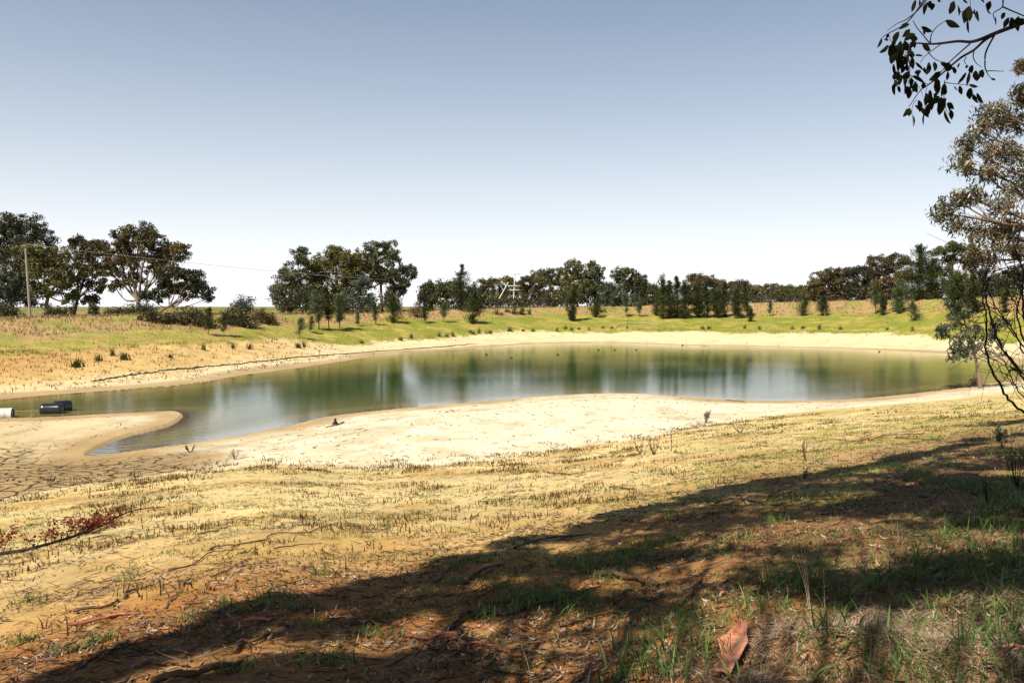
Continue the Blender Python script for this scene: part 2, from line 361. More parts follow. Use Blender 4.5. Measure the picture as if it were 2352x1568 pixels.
def water_mat():
    m, t, b, N, L = new_mat('pond_water'); 
    at_ = N.new('ShaderNodeAttribute'); at_.attribute_name = 'depth'
    cr = N.new('ShaderNodeValToRGB'); e = cr.color_ramp.elements; e.new(.3)
    e[0].position = 0; e[0].color = (.27, .21, .095, 1); e[1].position = .25; e[1].color = (.10, .105, .035, 1); e[2].position = 1; e[2].color = (.018, .048, .01, 1)
    L.new(at_.outputs['Fac'], cr.inputs[0]); L.new(cr.outputs[0], b.inputs['Base Color'])
    b.inputs['Roughness'].default_value = .085; b.inputs['IOR'].default_value = 1.33; b.inputs['Specular IOR Level'].default_value = .3
    tx = N.new('ShaderNodeTexCoord')
    mp = N.new('ShaderNodeMapping'); mp.inputs['Scale'].default_value = (1.0, 2.0, 1); mp.inputs['Rotation'].default_value = (0, 0, .25); L.new(tx.outputs['Object'], mp.inputs[0])
    n1 = N.new('ShaderNodeTexNoise'); n1.inputs['Scale'].default_value = 1.6; n1.inputs['Detail'].default_value = 3; L.new(mp.outputs[0], n1.inputs['Vector'])
    n2 = N.new('ShaderNodeTexNoise'); n2.inputs['Scale'].default_value = .06; n2.inputs['Detail'].default_value = 2; L.new(tx.outputs['Object'], n2.inputs['Vector'])
    mr = N.new('ShaderNodeMapRange'); L.new(n2.outputs[0], mr.inputs[0]); mr.inputs[1].default_value = .4; mr.inputs[2].default_value = .62; mr.inputs[3].default_value = .35; mr.inputs[4].default_value = 1
    mu = N.new('ShaderNodeMath'); mu.operation = 'MULTIPLY'; L.new(n1.outputs[0], mu.inputs[0]); L.new(mr.outputs[0], mu.inputs[1])
    bp = N.new('ShaderNodeBump'); bp.inputs['Strength'].default_value = .09; bp.inputs['Distance'].default_value = .12; L.new(mu.outputs[0], bp.inputs['Height'])
    L.new(bp.outputs[0], b.inputs['Normal'])
    tr = N.new('ShaderNodeBsdfTransparent'); tr.inputs[0].default_value = (.93, .85, .6, 1)
    gl = N.new('ShaderNodeBsdfGlossy'); gl.inputs['Roughness'].default_value = .06; L.new(bp.outputs[0], gl.inputs['Normal'])
    fr = N.new('ShaderNodeFresnel'); fr.inputs[0].default_value = 1.24; L.new(bp.outputs[0], fr.inputs['Normal'])
    sh = N.new('ShaderNodeMixShader'); L.new(fr.outputs[0], sh.inputs[0]); L.new(tr.outputs[0], sh.inputs[1]); L.new(gl.outputs[0], sh.inputs[2])
    md = N.new('ShaderNodeMapRange'); L.new(at_.outputs['Fac'], md.inputs[0]); md.inputs[1].default_value = .0; md.inputs[2].default_value = .16; md.inputs[3].default_value = .1; md.inputs[4].default_value = 1
    mx = N.new('ShaderNodeMixShader'); L.new(md.outputs[0], mx.inputs[0]); L.new(sh.outputs[0], mx.inputs[1]); L.new(b.outputs[0], mx.inputs[2])
    L.new(mx.outputs[0], N['Material Output'].inputs[0])
    return m
M['water'] = water_mat()

# ------------------------------------------------------------------ terrain sheet (rings round the viewer, finer towards the pond)
GREEN_LO = gcurve([(-150,818),(0,813),(125,813),(250,803),(325,798),(475,791),(551,779),(676,784),(851,791),(976,779),(1139,767),(1227,763),(1477,759),(1690,763),(1950,764),(2158,773),(2352,785)])
GREEN_HI = gcurve([(-150,780),(0,776),(125,771),(325,762),(475,761),(625,750),(851,742),(976,735),(1139,730),(1227,724),(1352,724),(1500,724),(1654,732),(1745,729),(1890,722),(2100,718),(2352,722)])
def zones(x, y):
    a = np.arctan2(x, y); r = np.hypot(x, y); sd = sdist(x, y)
    rf = np.interp(a, FOOT[0], FOOT[1]); rs = np.interp(a, FSH[0], FSH[1]); rc = np.interp(a, CREST[0], CREST[1])
    g0 = np.interp(a, *GREEN_LO); g1 = np.interp(a, *GREEN_HI)
    tn = r / rf
    n = fbm(x * .15, y * .15, 31) - .47; n2 = fbm(x * .9, y * .9, 41) - .47; n3 = fbm(x * .4 , y * .4, 51) - .47
    def mix(c, col, f): return c * (1 - f[:, None]) + np.array(col)[None] * f[:, None]
    N = len(x)
    c = np.tile([.62, .56, .41], (N, 1))                                   # pale silt flats
    c = mix(c, [.50, .36, .17], sstep(.52, .0, np.degrees(a) / 40 + .9) * .8)            # browner to the left
    c = mix(c, [.34, .23, .11], np.maximum(sstep(2.6, .3, sd + n * 4), (r > rs) * sstep(4.2, 1.6, sd + n * 3)) * .85)                 # damp rim
    c = mix(c, [.31, .21, .10], sstep(-.29, -.37, a + n * .15) * (tn > 1) * (r < rs) * sstep(43, 37, r + n * 8) * .9)
    c = mix(c, [.40, .29, .15], sstep(.02, .1, n2 + n) * (r < rs) * .35)
    #near
    slope = sstep(1.02, .93, tn + n2 * .06)
    c = mix(c, [.57, .44, .21], slope); c = mix(c, [.42, .25, .08], slope * sstep(.02, .12, n3 + n2 * .5) * .55)
    c = mix(c, [.44, .235, .07], slope * sstep(.5, .2, tn + n3 * .5)); c = mix(c, [.30, .14, .05], slope * sstep(.34, .2, tn + n3 * .25 + n2 * .15) * .8)            # orange soil higher up
    painted_shade = sstep(0, .6, x / (r + .1)) * sstep(.5, .25, tn)  # tree shade on the right, darkened into the soil colour
    c = mix(c, [.20, .108, .065], slope * painted_shade * .95); c = mix(c, [.34, .13, .035], slope * sstep(9.5, 7, r) * sstep(.5, -.1, x / (r + .1)) * sstep(-.06, .08, n2 + .02) * .7)
    rightside = sstep(.05, .45, a)
    c = mix(c, [.30, .27, .06], slope * sstep(.02, .14, n2 + n * .6 + .06 * rightside) * (.22 + .4 * rightside) * sstep(7, 13, r))          # thin green
    c = mix(c, [.30, .20, .08], slope * sstep(.08, .2, -n2 + n3 * .5) * .4)
    # far bank
    farm = (r > rs) & (sd > 0)
    left = sstep(-.12, -.35, a)
    fb = np.where(farm, 1., 0.)
    c = mix(c, [.62, .50, .30], fb * sstep(2.2, 4.5, sd + n * 3))
    c = mix(c, [.51, .35, .145], fb * sstep(2.5, 9, sd + n * 10) * left)
    c = mix(c, [.41, .235, .085], fb * sstep(6, 16, sd + n * 12) * sstep(-.36, -.5, a) * .7)
    rj = r + n * 9 + n2 * 5
    gm = fb * sstep(-1.6, 1.6, rj - g0)
    c = mix(c, [.25, .225, .05], gm)
    c = mix(c, [.18, .21, .03], .75 * (1 - .55 * sstep(-.15, -.4, a)) * gm * sstep(.0, .12, n3 + .04))                 # fresh green
    c = mix(c, [.40, .32, .09], gm * sstep(.06, .18, -n3 + n2 * .6) * .5)
    c = mix(c, [.36, .25, .10], .6 * gm * sstep(-.2, -.42, a) * sstep(-.06, .1, -n2 + .02))
    bm = fb * sstep(-1.5, 2.5, rj - g1)
    c = mix(c, [.33, .225, .105], bm)
    c = mix(c, [.24, .24, .06], bm * sstep(.03, .14, n3))
    pl = sstep(5, 25, r - rc) * (r > rc)
    c = mix(c, [.14, .15, .04], pl)
    c = mix(c, [.28, .2, .09], pl * sstep(.02, .1, fbm(x * .01, y * .02, 61) - .47))
    c = mix(c, [.26, .20, .10], sstep(.3, -.6, sd)); c = mix(c, [.10, .085, .035], sstep(-1.5, -5, sd))                                       # pond bed
    bh = sstep(R(45), R(60), np.abs(a)); c = mix(c, [.34, .22, .10], bh)
    c = c * (1 - (.16 * np.maximum(0, np.sin(sd * 3.0 + n * 9 + n2 * 2)) * sstep(.6, 1.5, sd) * sstep(9, 5, sd) * (tn > 1))[:, None])
    crack = sstep(-19, -24, np.degrees(a)) * sstep(46, 40, r) * (tn > 1) * (sd > 0) * sstep(.5, 3, sd)
    crack = np.maximum(crack, .35 * (tn > 1.05) * (r < rs) * sstep(2, 5, sd) * sstep(0, 6, np.degrees(a)) * sstep(16, 11, np.degrees(a)) * sstep(.0, .08, n))
    speck = np.where(sd > 0, .25, 0) + slope * .45 + fb * sstep(3, 8, sd) * .75
    speck = np.where(tn > 1.0, np.where(r < rs, .12, speck), speck)
    return c, crack, np.clip(speck, 0, 1)
az = np.radians(np.concatenate([np.linspace(-180, -42, 70, endpoint=False), np.linspace(-42, -35, 20, endpoint=False), np.linspace(-35, 35, 620, endpoint=False), np.linspace(35, 42, 20, endpoint=False), np.linspace(42, 180, 70, endpoint=False)]))
rr = np.concatenate([np.geomspace(.4, 2.5, 12, endpoint=False), np.geomspace(2.5, 29, 230, endpoint=False), np.geomspace(29, 72, 230, endpoint=False), np.geomspace(72, 260, 170, endpoint=False), np.geomspace(260, 6000, 50)])
A_, R_ = np.meshgrid(az, rr); X = (R_ * np.sin(A_)).ravel(); Yv = (R_ * np.cos(A_)).ravel()
Z = terrain(X, Yv); na = len(az); nr = len(rr)
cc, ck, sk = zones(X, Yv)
i = np.arange(nr - 1)[:, None] * na; j = np.arange(na)[None]
F = np.stack([i + j, i + (j + 1) % na, i + na + (j + 1) % na, i + na + j], -1).reshape(-1, 4)[:, ::-1]
V = np.stack([X, Yv, Z], 1)
V = np.concatenate([V, [[0, 0, Z[:na].mean()]]]); c0 = len(V) - 1
capf = np.array([[c0, (k + 1) % na, k, c0] for k in range(0)]).reshape(0, 4)
F = np.concatenate([F, np.array([[c0, (2*k) % na, (2*k+1) % na, (2*k+2) % na] for k in range(na // 2)])[:, ::-1]])
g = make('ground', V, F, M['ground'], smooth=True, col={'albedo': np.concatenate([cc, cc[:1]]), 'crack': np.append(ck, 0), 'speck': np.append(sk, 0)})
tag(g, kind='structure')

# water sheet
wa = np.radians(np.linspace(-42, 44, 500)); wr = np.geomspace(28, 175, 380)
A2, R2 = np.meshgrid(wa, wr); wx = (R2 * np.sin(A2)).ravel(); wy = (R2 * np.cos(A2)).ravel(); wsd = sdist(wx, wy)
nw = len(wa); i = np.arange(len(wr) - 1)[:, None] * nw; j = np.arange(nw - 1)[None]
F = np.stack([i + j, i + j + 1, i + nw + j + 1, i + nw + j], -1).reshape(-1, 4)[:, ::-1]
F = F[(wsd[F] < .6).any(1)]
used = np.unique(F); mp_ = np.full(len(wx), -1); mp_[used] = np.arange(len(used))
dep = np.clip(-wsd / 14, 0, 1)
wob = make('water', np.stack([wx, wy, 0 * wx], 1)[used], mp_[F], M['water'], smooth=True, col={'depth': dep[used]})
tag(wob, kind='structure')

# ------------------------------------------------------------------ trees
def leaf_cloud(gm, C, rad, n, size, droop=.5, slim=.45):
    """C (m,3) clump centres, rad (m,3): n leaves in each clump, gathered towards its outside"""
    m = len(C)
    u = unit(m * n) * (rng.random((m * n, 1)) ** .45)
    P = np.repeat(C, n, 0) + u * np.repeat(rad, n, 0)
    D = unit(m * n); D[:, 2] -= droop; D /= np.linalg.norm(D, axis=1)[:, None]
    W = np.cross(D, unit(m * n)); W /= np.linalg.norm(W, axis=1)[:, None] + 1e-9
    s = size * rng.uniform(.4, 1.65, (m * n, 1))
    tone = np.clip(np.repeat(rng.uniform(.0, .85, m), n) + rng.uniform(-.3, .3, m * n), 0, 1)
    gm.leaves(P, D * s, W * s * slim, tone)
def limb_to(gt, a, b, r0, r1, bend=.15, n=6, sides=5):
    a = np.asarray(a, float); b = np.asarray(b, float); L = np.linalg.norm(b - a)
    mid = (a + b) / 2 + rng.normal(size=3) * L * bend * .6; mid[2] -= L * bend * .4
    P = smooth_path([a, mid, b], n); gt.tube(P, np.linspace(r0, r1, len(P)), sides, rng.uniform(.2, .8)); return P
def gum(name, label, bx, Y, blobs, mat='gum_green', trunk=.3, by=None, cl=1.0, leaf=.32, dens=1.0, fork=.35, group=None, cat='tree', bark='bark', lean=None, depth=.9, nl=84, fill=1.0):
    """blobs: picture ellipses (cx, cy, rx, ry) standing at the distance Y; base on the ground at column bx"""
    bxw = float(at(bx, 700, Y)[0]); base = np.array([bxw, Y, tz(bxw, Y) - .1])
    root = empty(name, base, label, cat, group)
    gt = G(); gc = G()
    cents = []
    for (cx, cy, rx, ry) in blobs:
        c = at(cx, cy, Y); k = Y / FP; bigger = 1.22 if Y > 177 else 1.0; rx_, rz_ = rx * k * 1.18 * bigger, ry * k * 1.22 * bigger; ry_ = (rx_ + rz_) / 2 * depth
        c = c + np.array([0, rng.uniform(-.5, .5) * ry_, 0]); cents.append((c, rx_, ry_, rz_))
    lo = min(c[2] - rz for c, _, _, rz in cents); top = max(c[2] for c, *_ in cents)
    fz = base[2] + max(.8, (top - base[2]) * fork)
    cx_ = np.mean([c[0] for c, *_ in cents]); f = np.array([base[0] + (cx_ - base[0]) * .3, Y, fz])
    P = smooth_path([base - [0, 0, .3], (base + f) / 2 + [rng.normal() * .2, 0, 0], f], 5); gt.tube(P, np.linspace(trunk, trunk * .7, len(P)), 7, .5)
    for c, rx_, ry_, rz_ in cents:
        tipp = c + np.array([0, 0, -rz_ * .35])
        Q = limb_to(gt, f, tipp, trunk * .5, trunk * .18, .14)
        vol = rx_ * ry_ * rz_; s = cl
        n = int(np.clip(fill * 4.3 * vol ** (2 / 3) / s ** 2 + 6, 7, 90))
        u = unit(n); u[:, 2] = np.where((u[:, 2] < -.3) & (rng.random(n) < .35), -u[:, 2], u[:, 2]); u = u * rng.uniform(.35, 1.02, (n, 1))
        SC = c + u * [rx_, ry_, rz_]
        rad = np.stack([s * rng.uniform(.5, 1.05, n), s * rng.uniform(.5, 1.05, n), s * rng.uniform(.4, .85, n)], 1)
        leaf_cloud(gc, SC, rad, int(nl * dens), leaf)
        for q in SC[rng.random(n) < .25]: limb_to(gt, Q[rng.integers(len(Q) // 2, len(Q))], q, trunk * .15, trunk * .05, .12, 3, 4)
    gt.build('trunk', M[bark], root, True, None); gc.build('crown', M[mat], root)
    for ch in root.children: ch.location = -np.array(base)
    return root
def sheoak(name, label, px, py, h_px, w_px, mat='sheoak', Y=None, spires=1, dens=1.0, bare=.12, group=None, cat='tree', lean=0):
    """feathery casuarina: thin trunk, rising twigs clothed in fine needles"""
    if Y is None: b = ground(px, py); 
    else: x = float(at(px, 700, Y)[0]); b = np.array([x, Y, tz(x, Y)])
    k = b[1] / FP; H = h_px * k; Wd = w_px * k / 2
    root = empty(name, b, label, cat, group); gt = G(); gc = G()
    for s in range(spires):
        ox = 0 if spires == 1 else (s / (spires - 1) - .5) * Wd * 1.3
        hh = H * (1 if s == spires // 2 else rng.uniform(.72, .95)); ww = Wd * (1 if spires == 1 else .62)
        oy = rng.normal() * Wd * .3 if spires > 1 else 0
        P = smooth_path([[ox, oy, -.2], [ox + rng.normal() * .02 * hh + lean * hh * .4, oy, hh * .5], [ox + lean * hh, oy, hh * .98]], 6)
        gt.tube(P, np.linspace(max(.03, hh * .014), .012, len(P)), 5, .5)
        nb = int(34 + hh * 9); ex = rng.uniform(.42, 1.05); bf = rng.uniform(1.5, 7); th0 = rng.uniform(0, 6.28)
        t = bare + (1 - bare) * rng.random(nb) ** 1.05; t = np.append(t, [.9, .93, .95, .97, .99])
        for tt in t:
            c = np.array([np.interp(tt, np.linspace(0, 1, len(P)), P[:, q]) for q in range(3)])
            q_ = np.clip((tt - bare) / (1 - bare), 0, 1); th = rng.uniform(0, 6.283); env = (min(1, q_ * bf + .35) * (1 - q_) ** ex + .05) * (1 + .35 * math.cos(th - th0)) * ww * rng.choice([.35, .7, 1.0, 1.35]) * rng.uniform(.8, 1.15)
            d = np.array([math.cos(th), math.sin(th), rng.uniform(.1, 1.0)]); d /= np.linalg.norm(d[:2])
            tip = c + d * env; gt.tube([c, (c + tip) / 2 + [0, 0, -.06 * env], tip], [.016, .01, .005], 4, .3)
            m = int((12 + 14 * env) * dens * 1.35)
            q = rng.uniform(.15, 1.05, (m, 1)); C = c + (tip - c) * q + rng.normal(size=(m, 3)) * (.10 + .10 * env)
            D = rng.normal(size=(m, 3)) * .45 + d / np.linalg.norm(d) * .6 + [0, 0, .25]; D /= np.linalg.norm(D, axis=1)[:, None]
            W = np.cross(D, unit(m)); W /= np.linalg.norm(W, axis=1)[:, None] + 1e-9; L = rng.uniform(.22, .5, (m, 1)) * min(1.2, .55 + hh * .09)
            gc.leaves(C, D * L, W * L * .17, np.clip(rng.uniform(.1, .9) + rng.uniform(-.25, .25, m), 0, 1))
    gt.build('trunk', M['bark_dark'], root, True); gc.build('crown', M[mat], root)
    return root
def bush(name, label, px, py, w_px, h_px, mat='thicket', Y=None, n=26, leaf=.25, cat='bush', group=None, nl=60, dpt=.8, stems=True):
    if Y is None: b = ground(px, py)
    else: x = float(at(px, 700, Y)[0]); b = np.array([x, Y, tz(x, Y)])
    k = b[1] / FP; W_, H_ = w_px * k / 2, h_px * k
    root = empty(name, b, label, cat, group); gc = G(); gt = G()
    u = unit(n); u[:, 2] = np.abs(u[:, 2]); u *= rng.uniform(.4, 1, (n, 1))
    C = u * [W_, W_ * dpt, H_ * .85]; s = min(W_, H_) * .42
    for q in range(n): C[q, 2] += tz(b[0] + C[q, 0], b[1] + C[q, 1]) - b[2]
    leaf_cloud(gc, C, np.full((n, 3), s) * rng.uniform(.6, 1.1, (n, 1)), nl, leaf, .2)
    if stems:
        for q in C[::2]: limb_to(gt, [q[0] * .3, q[1] * .3, min(0, q[2]) - .1], q, .03 + .01 * H_, .01, .1, 3, 4)
        gt.build('stem', M['bark_dark'], root, True)
    gc.build('foliage', M[mat], root)
    return root
GT = 'gum trees on the plain beyond the dam'
# left cluster
gum('gum_tree', 'tall dark rounded gum tree cut by the left edge of the photo', 25, 150, [(-30,545,50,45),(20,530,45,38),(62,528,42,28),(100,555,38,30),(122,585,20,18),(-10,600,45,40),(50,590,45,35),(95,600,25,20),(20,650,40,30)], 'gum_dark', .5, cl=1.1, dens=1.2, nl=80, group=GT)
gum('gum_tree', 'pale grey-green bushy gum at the left edge beside the wooden pole', 12, 120, [(-10,640,35,30),(25,650,32,28),(45,665,20,25),(10,690,35,22),(60,690,18,14)], 'gum_grey', .25, cl=.9, group=GT)
gum('gum_tree', 'olive rounded gum tree directly behind the wooden power pole', 110, 132, [(75,590,38,26),(115,595,42,28),(145,620,30,28),(95,640,42,30),(140,660,30,28),(75,680,32,25),(165,690,18,18)], 'gum_olive', .35, cl=1.0, dens=1.1, group=GT)
gum('gum_tree', 'slim leaning gum with open crown between the olive gum and the spreading gum', 168, 138, [(178,560,22,15),(210,570,32,18),(235,585,28,20),(185,600,35,22),(222,622,30,20),(180,650,25,24),(235,660,22,16),(205,690,18,12)], 'gum_brown', .28, cl=.85, fork=.25, group=GT)
gum('gum_tree', 'largest spreading gum tree with wide umbrella crown and pale forking limbs', 313, 135, [(318,534,40,20),(285,548,24,16),(352,550,34,22),(375,575,30,20),(268,575,24,16),(310,575,40,22),(345,605,45,22),(412,578,22,18),(395,600,26,18),(275,610,28,16),(255,625,22,12),(300,645,26,16),(385,628,28,18),(262,655,16,10)], 'gum_brown', .42, cl=.85, fork=.18, nl=75, group=GT)
gum('gum_tree', 'low wide dark gum leaning out at the right end of the left cluster', 372, 128, [(405,632,34,18),(440,645,30,20),(465,665,24,16),(425,668,32,18),(380,665,30,20),(478,683,12,8),(350,680,24,14),(446,633,12,8)], 'gum_dark', .28, cl=.8, fork=.2, nl=75, group=GT)
bush('bush', 'black-green shrub under the largest spreading gum', 320, 712, 80, 36, 'gum_dark', Y=124, n=36)
bush('bush', 'dark low shrub right of the wooden power pole', 135, 720, 70, 30, 'gum_dark', Y=118, n=26)
bush('bush', 'black shrub at the foot of the trees at the left edge', 15, 725, 75, 36, 'gum_dark', Y=116, n=30)
bush('bush', 'dark upright shrub under the slim leaning gum', 215, 718, 32, 42, 'thicket', Y=122, n=18)
bush('bush', 'small dark shrub in the gap left of the spreading gum', 262, 722, 50, 26, 'thicket', Y=120, n=20)
# thicket on the crest
for lab, px, py, w_, h_, mt in [('dark blackberry thicket at the left end of the mound on the crest', 375, 742, 130, 34, 'thicket'), ('dense dark thicket in the middle of the mound on the crest', 455, 748, 120, 42, 'thicket'),
        ('broad dark thicket below the round hazy tree', 545, 748, 120, 44, 'thicket'), ('thin brownish end of the thicket beside the middle tree group', 605, 742, 60, 36, 'brown_bush')]:
    bush('thicket', lab, px, py, w_, h_, mt, n=60, leaf=.26, cat='thicket', nl=55, dpt=.5, group='thickets along the left crest')
bush('bush', 'round soft grey-green bushy tree standing alone above the thicket', 558, 715, 66, 48, 'gum_grey', Y=170, n=46, leaf=.35, cat='tree', nl=60)
# middle cluster
gum('gum_tree', 'left gum of the middle group with a feathery tuft on top', 668, 165, [(688,580,16,12),(692,598,18,14),(660,622,20,16),(652,655,26,20),(680,640,28,22),(645,685,20,18),(695,670,26,26),(665,702,26,16),(720,685,26,26),(640,668,14,14)], 'gum_green', .3, cl=.95, group=GT)
gum('gum_tree', 'broad olive sunlit gum in the heart of the middle group', 770, 170, [(770,582,26,16),(800,590,32,18),(745,602,24,20),(775,620,36,24),(720,610,22,18),(812,622,30,24),(740,650,34,26),(790,665,32,26),(725,690,20,20),(770,695,34,20),(815,645,26,26),(735,625,26,22),(805,600,30,20),(840,610,20,22)], 'gum_olive', .36, cl=1.05, dens=1.1, group=GT)
gum('gum_tree', 'tallest gum of the middle group with bare trunk and billowing top', 877, 168, [(868,566,22,12),(895,572,22,14),(855,588,22,16),(905,596,18,16),(880,602,28,16),(850,622,24,18),(895,632,22,14),(840,650,22,16),(870,635,26,16),(845,605,18,20)], 'gum_green', .36, cl=.9, fork=.45, nl=80, group=GT)
gum('gum_tree', 'dark low-hanging gum at the right end of the middle group', 905, 165, [(905,640,22,18),(932,622,24,12),(945,632,14,8),(915,665,24,16),(898,690,20,18),(930,652,16,12)], 'gum_dark', .26, cl=.9, group=GT)
gum('gum_tree', 'grey-green low gum in front of the tallest trunk in the middle group', 832, 160, [(830,655,22,16),(812,680,22,20),(845,690,20,18)], 'gum_grey', .2, cl=.85, group=GT)
gum('gum_tree', 'dark small gum closing the left foot of the middle group', 700, 160, [(705,690,26,24),(735,700,20,16),(670,705,24,14)], 'gum_dark', .2, cl=.9, group=GT)
# trees between the middle group and the transformer pole
gum('gum_tree', 'rounded dark gum left of the conical tree with a pointed top', 990, 178, [(985,662,18,16),(1000,672,22,18),(978,690,18,20),(1015,690,22,20),(1030,665,22,15)], 'gum_green', .24, cl=1.0, group=GT)
sheoak('conical_tree', 'tall pointed dark conical tree rising above its neighbours right of the middle group', 1062, 0, 106, 62, 'sheoak', Y=172, dens=1.5, bare=.02)
gum('gum_tree', 'dark gum filling in behind the pointed conical tree', 1082, 182, [(1045,670,20,14),(1088,668,20,16),(1075,692,30,18),(1100,690,16,18)], 'gum_dark', .24, cl=1.0, group=GT)
gum('gum_tree', 'umbrella-topped gum left of the transformer pole', 1150, 215, [(1130,650,22,9),(1160,646,24,10),(1182,656,14,10),(1115,662,14,8),(1145,670,26,12),(1175,682,26,16),(1130,692,30,16)], 'gum_olive', .26, cl=.95, fork=.3, group=GT)
gum('gum_tree', 'fork-limbed gum just right of the transformer pole', 1228, 212, [(1215,648,20,12),(1240,652,18,12),(1200,665,14,12),(1225,672,28,14),(1250,690,22,16),(1205,694,20,14)], 'gum_brown', .26, cl=.9, fork=.25, group=GT)
gum('gum_tree', 'flat-topped airy gum showing sky under its highest layer', 1262, 220, [(1250,630,22,8),(1278,627,20,8),(1262,645,28,10),(1285,660,22,16),(1270,690,26,16)], 'gum_olive', .26, cl=.85, fork=.4, group=GT)
gum('gum_tree', 'tall loose-topped young gum with large glinting leaves', 1328, 200, [(1318,612,15,12),(1338,622,16,12),(1310,632,16,12),(1325,648,28,16),(1340,672,30,20),(1310,685,26,20)], 'gum_olive', .2, cl=.8, fork=.4, nl=60, group=GT)
gum('gum_tree', 'spiky upright gum beside the loose-topped one', 1366, 198, [(1362,620,10,14),(1378,624,9,10),(1360,645,22,16),(1350,668,22,20),(1375,672,16,18)], 'gum_green', .2, cl=.8, fork=.3, nl=65, group=GT)
gum('gum_tree', 'small dark distant tree filling the dip behind the spiky gum', 1392, 260, [(1390,662,22,12),(1398,680,22,16)], 'gum_brown', .25, cl=1.2, group=GT)
gum('gum_tree', 'knob-topped gum with a second rounded shoulder to its right', 1438, 205, [(1432,628,20,10),(1420,638,14,10),(1458,640,20,12),(1470,655,18,14),(1440,652,24,14),(1450,672,34,18)], 'gum_green', .26, cl=.9, fork=.35, group=GT)
gum('gum_tree', 'low glittering gum thick with pale leaves under the knob-topped gum', 1405, 195, [(1402,672,24,14),(1390,692,22,18),(1420,695,26,16),(1455,698,24,16)], 'gum_grey', .18, cl=.85, group=GT)
gum('gum_tree', 'dark gum between the knob-topped gum and the she-oak clump', 1492, 212, [(1490,665,18,12),(1500,682,20,18),(1478,694,18,14)], 'gum_olive', .2, cl=.9, group=GT)
gum('gum_tree', 'brown open gum rising behind the gap between the two she-oak clumps', 1605, 215, [(1600,642,22,10),(1620,650,22,12),(1590,662,20,14),(1612,680,30,18),(1585,692,20,14)], 'gum_brown', .28, cl=.95, group=GT)
gum('gum_tree', 'brown gum behind the wide she-oak clump', 1660, 222, [(1640,655,20,10),(1668,656,22,10),(1695,658,18,10),(1665,680,36,18)], 'gum_brown', .28, cl=1.0, group=GT)
gum('gum_tree', 'rounded brown-green gum right of the wide she-oak clump', 1712, 230, [(1700,662,16,10),(1722,662,16,9),(1735,672,14,10),(1715,685,28,14)], 'gum_olive', .28, cl=1.0, group=GT)
# right line
for lab, bx, Y, bl, mt in [
    ('low brown-green tree behind the small white crossarm pole', 1770, 260, [(1755,668,20,10),(1785,666,22,10),(1770,682,36,12)], 'gum_brown'),
    ('low even-topped olive tree right of the small white crossarm pole', 1815, 255, [(1805,666,20,10),(1830,668,20,9),(1820,682,34,12)], 'gum_olive'),
    ('light green small tree at the left shoulder of the big brown dome', 1850, 200, [(1848,668,18,12),(1858,682,24,14)], 'gum_olive'),
    ('big brown dome-shaped gum on the right crest', 1915, 190, [(1885,645,20,14),(1915,632,30,14),(1945,640,24,16),(1960,662,22,18),(1905,662,34,20),(1925,685,40,16),(1870,670,20,16)], 'gum_brown'),
    ('loose-crowned dark gum between the brown dome and the taller brown gum', 1980, 185, [(1965,626,16,9),(1990,620,18,9),(2002,632,14,10),(1980,650,22,16),(1985,678,30,18)], 'gum_dark'),
    ('tall rounded brown-black gum left of the dark upright tree', 2042, 172, [(2020,602,24,14),(2052,598,28,14),(2080,608,18,14),(2035,622,34,18),(2068,640,30,20),(2030,655,32,20),(2050,680,44,18)], 'gum_brown'),
    ('open-limbed gum with see-through crown right of the dark upright tree', 2180, 165, [(2160,580,20,14),(2185,570,22,12),(2212,580,22,14),(2225,598,16,12),(2190,600,22,12),(2165,625,20,14),(2200,640,22,14),(2160,660,24,16),(2210,665,26,14)], 'gum_green'),
    ('dark gum behind the hanging foliage at the right', 2245, 170, [(2240,610,22,14),(2255,630,22,16),(2240,655,24,18),(2262,670,22,14),(2230,680,26,14)], 'gum_dark'),
    ('brown tree seen through the bare stems at the right', 2290, 190, [(2280,650,20,10),(2300,640,20,10),(2300,665,26,14)], 'gum_brown'),
    ('dark tree cut by the right edge behind the bare stems', 2345, 185, [(2325,632,20,12),(2352,625,22,14),(2345,650,30,16),(2380,640,24,18)], 'gum_dark')]:
    gum('gum_tree', lab, bx, Y, bl, mt, .3, cl=.95, fork=.25, group=GT)
sheoak('tall_sheoak', 'tall black-green upright tree standing highest on the right crest', 2112, 0, 130, 74, 'sheoak', Y=162, dens=2.2, bare=.0)
sheoak('tall_sheoak', 'second dark tree leaning against the tall black-green one', 2142, 0, 92, 60, 'sheoak', Y=160, dens=2.0, bare=.0)
bush('bush', 'bright lime-green shrub seen through the bare stems', 2318, 0, 60, 32, 'lime_bush', Y=150, n=26)
# undergrowth closing the gaps below the crowns: one uncountable mass
gc = G()
for px in np.arange(640, 2330, 7.0):
    if 925 < px < 968: continue
    a_ = math.atan((px - 1176) / FP); rc_ = float(np.interp(a_, CREST[0], CREST[1])); hh = .8 + 2.1 * vnoise(np.array([px / 55.]), np.array([3.]), 9)[0] + 1.2 * (rng.random() < .2)
    for q_ in range(4):
        r_ = rc_ + rng.uniform(4, 16); x_ = r_ * math.sin(a_ + rng.normal() * .002); y_ = r_ * math.cos(a_); z_ = tz(x_, y_)
        m_ = rng.uniform(0, 1); leaf_cloud(gc, np.array([[x_, y_, z_ + hh * m_ * 1.9]]), np.array([[1.1, 1.1, .95]]), 42, .4)
tag(gc.build('undergrowth', M['gum_dark']), 'dark undergrowth between the trunks along the far crest', 'undergrowth', kind='stuff')

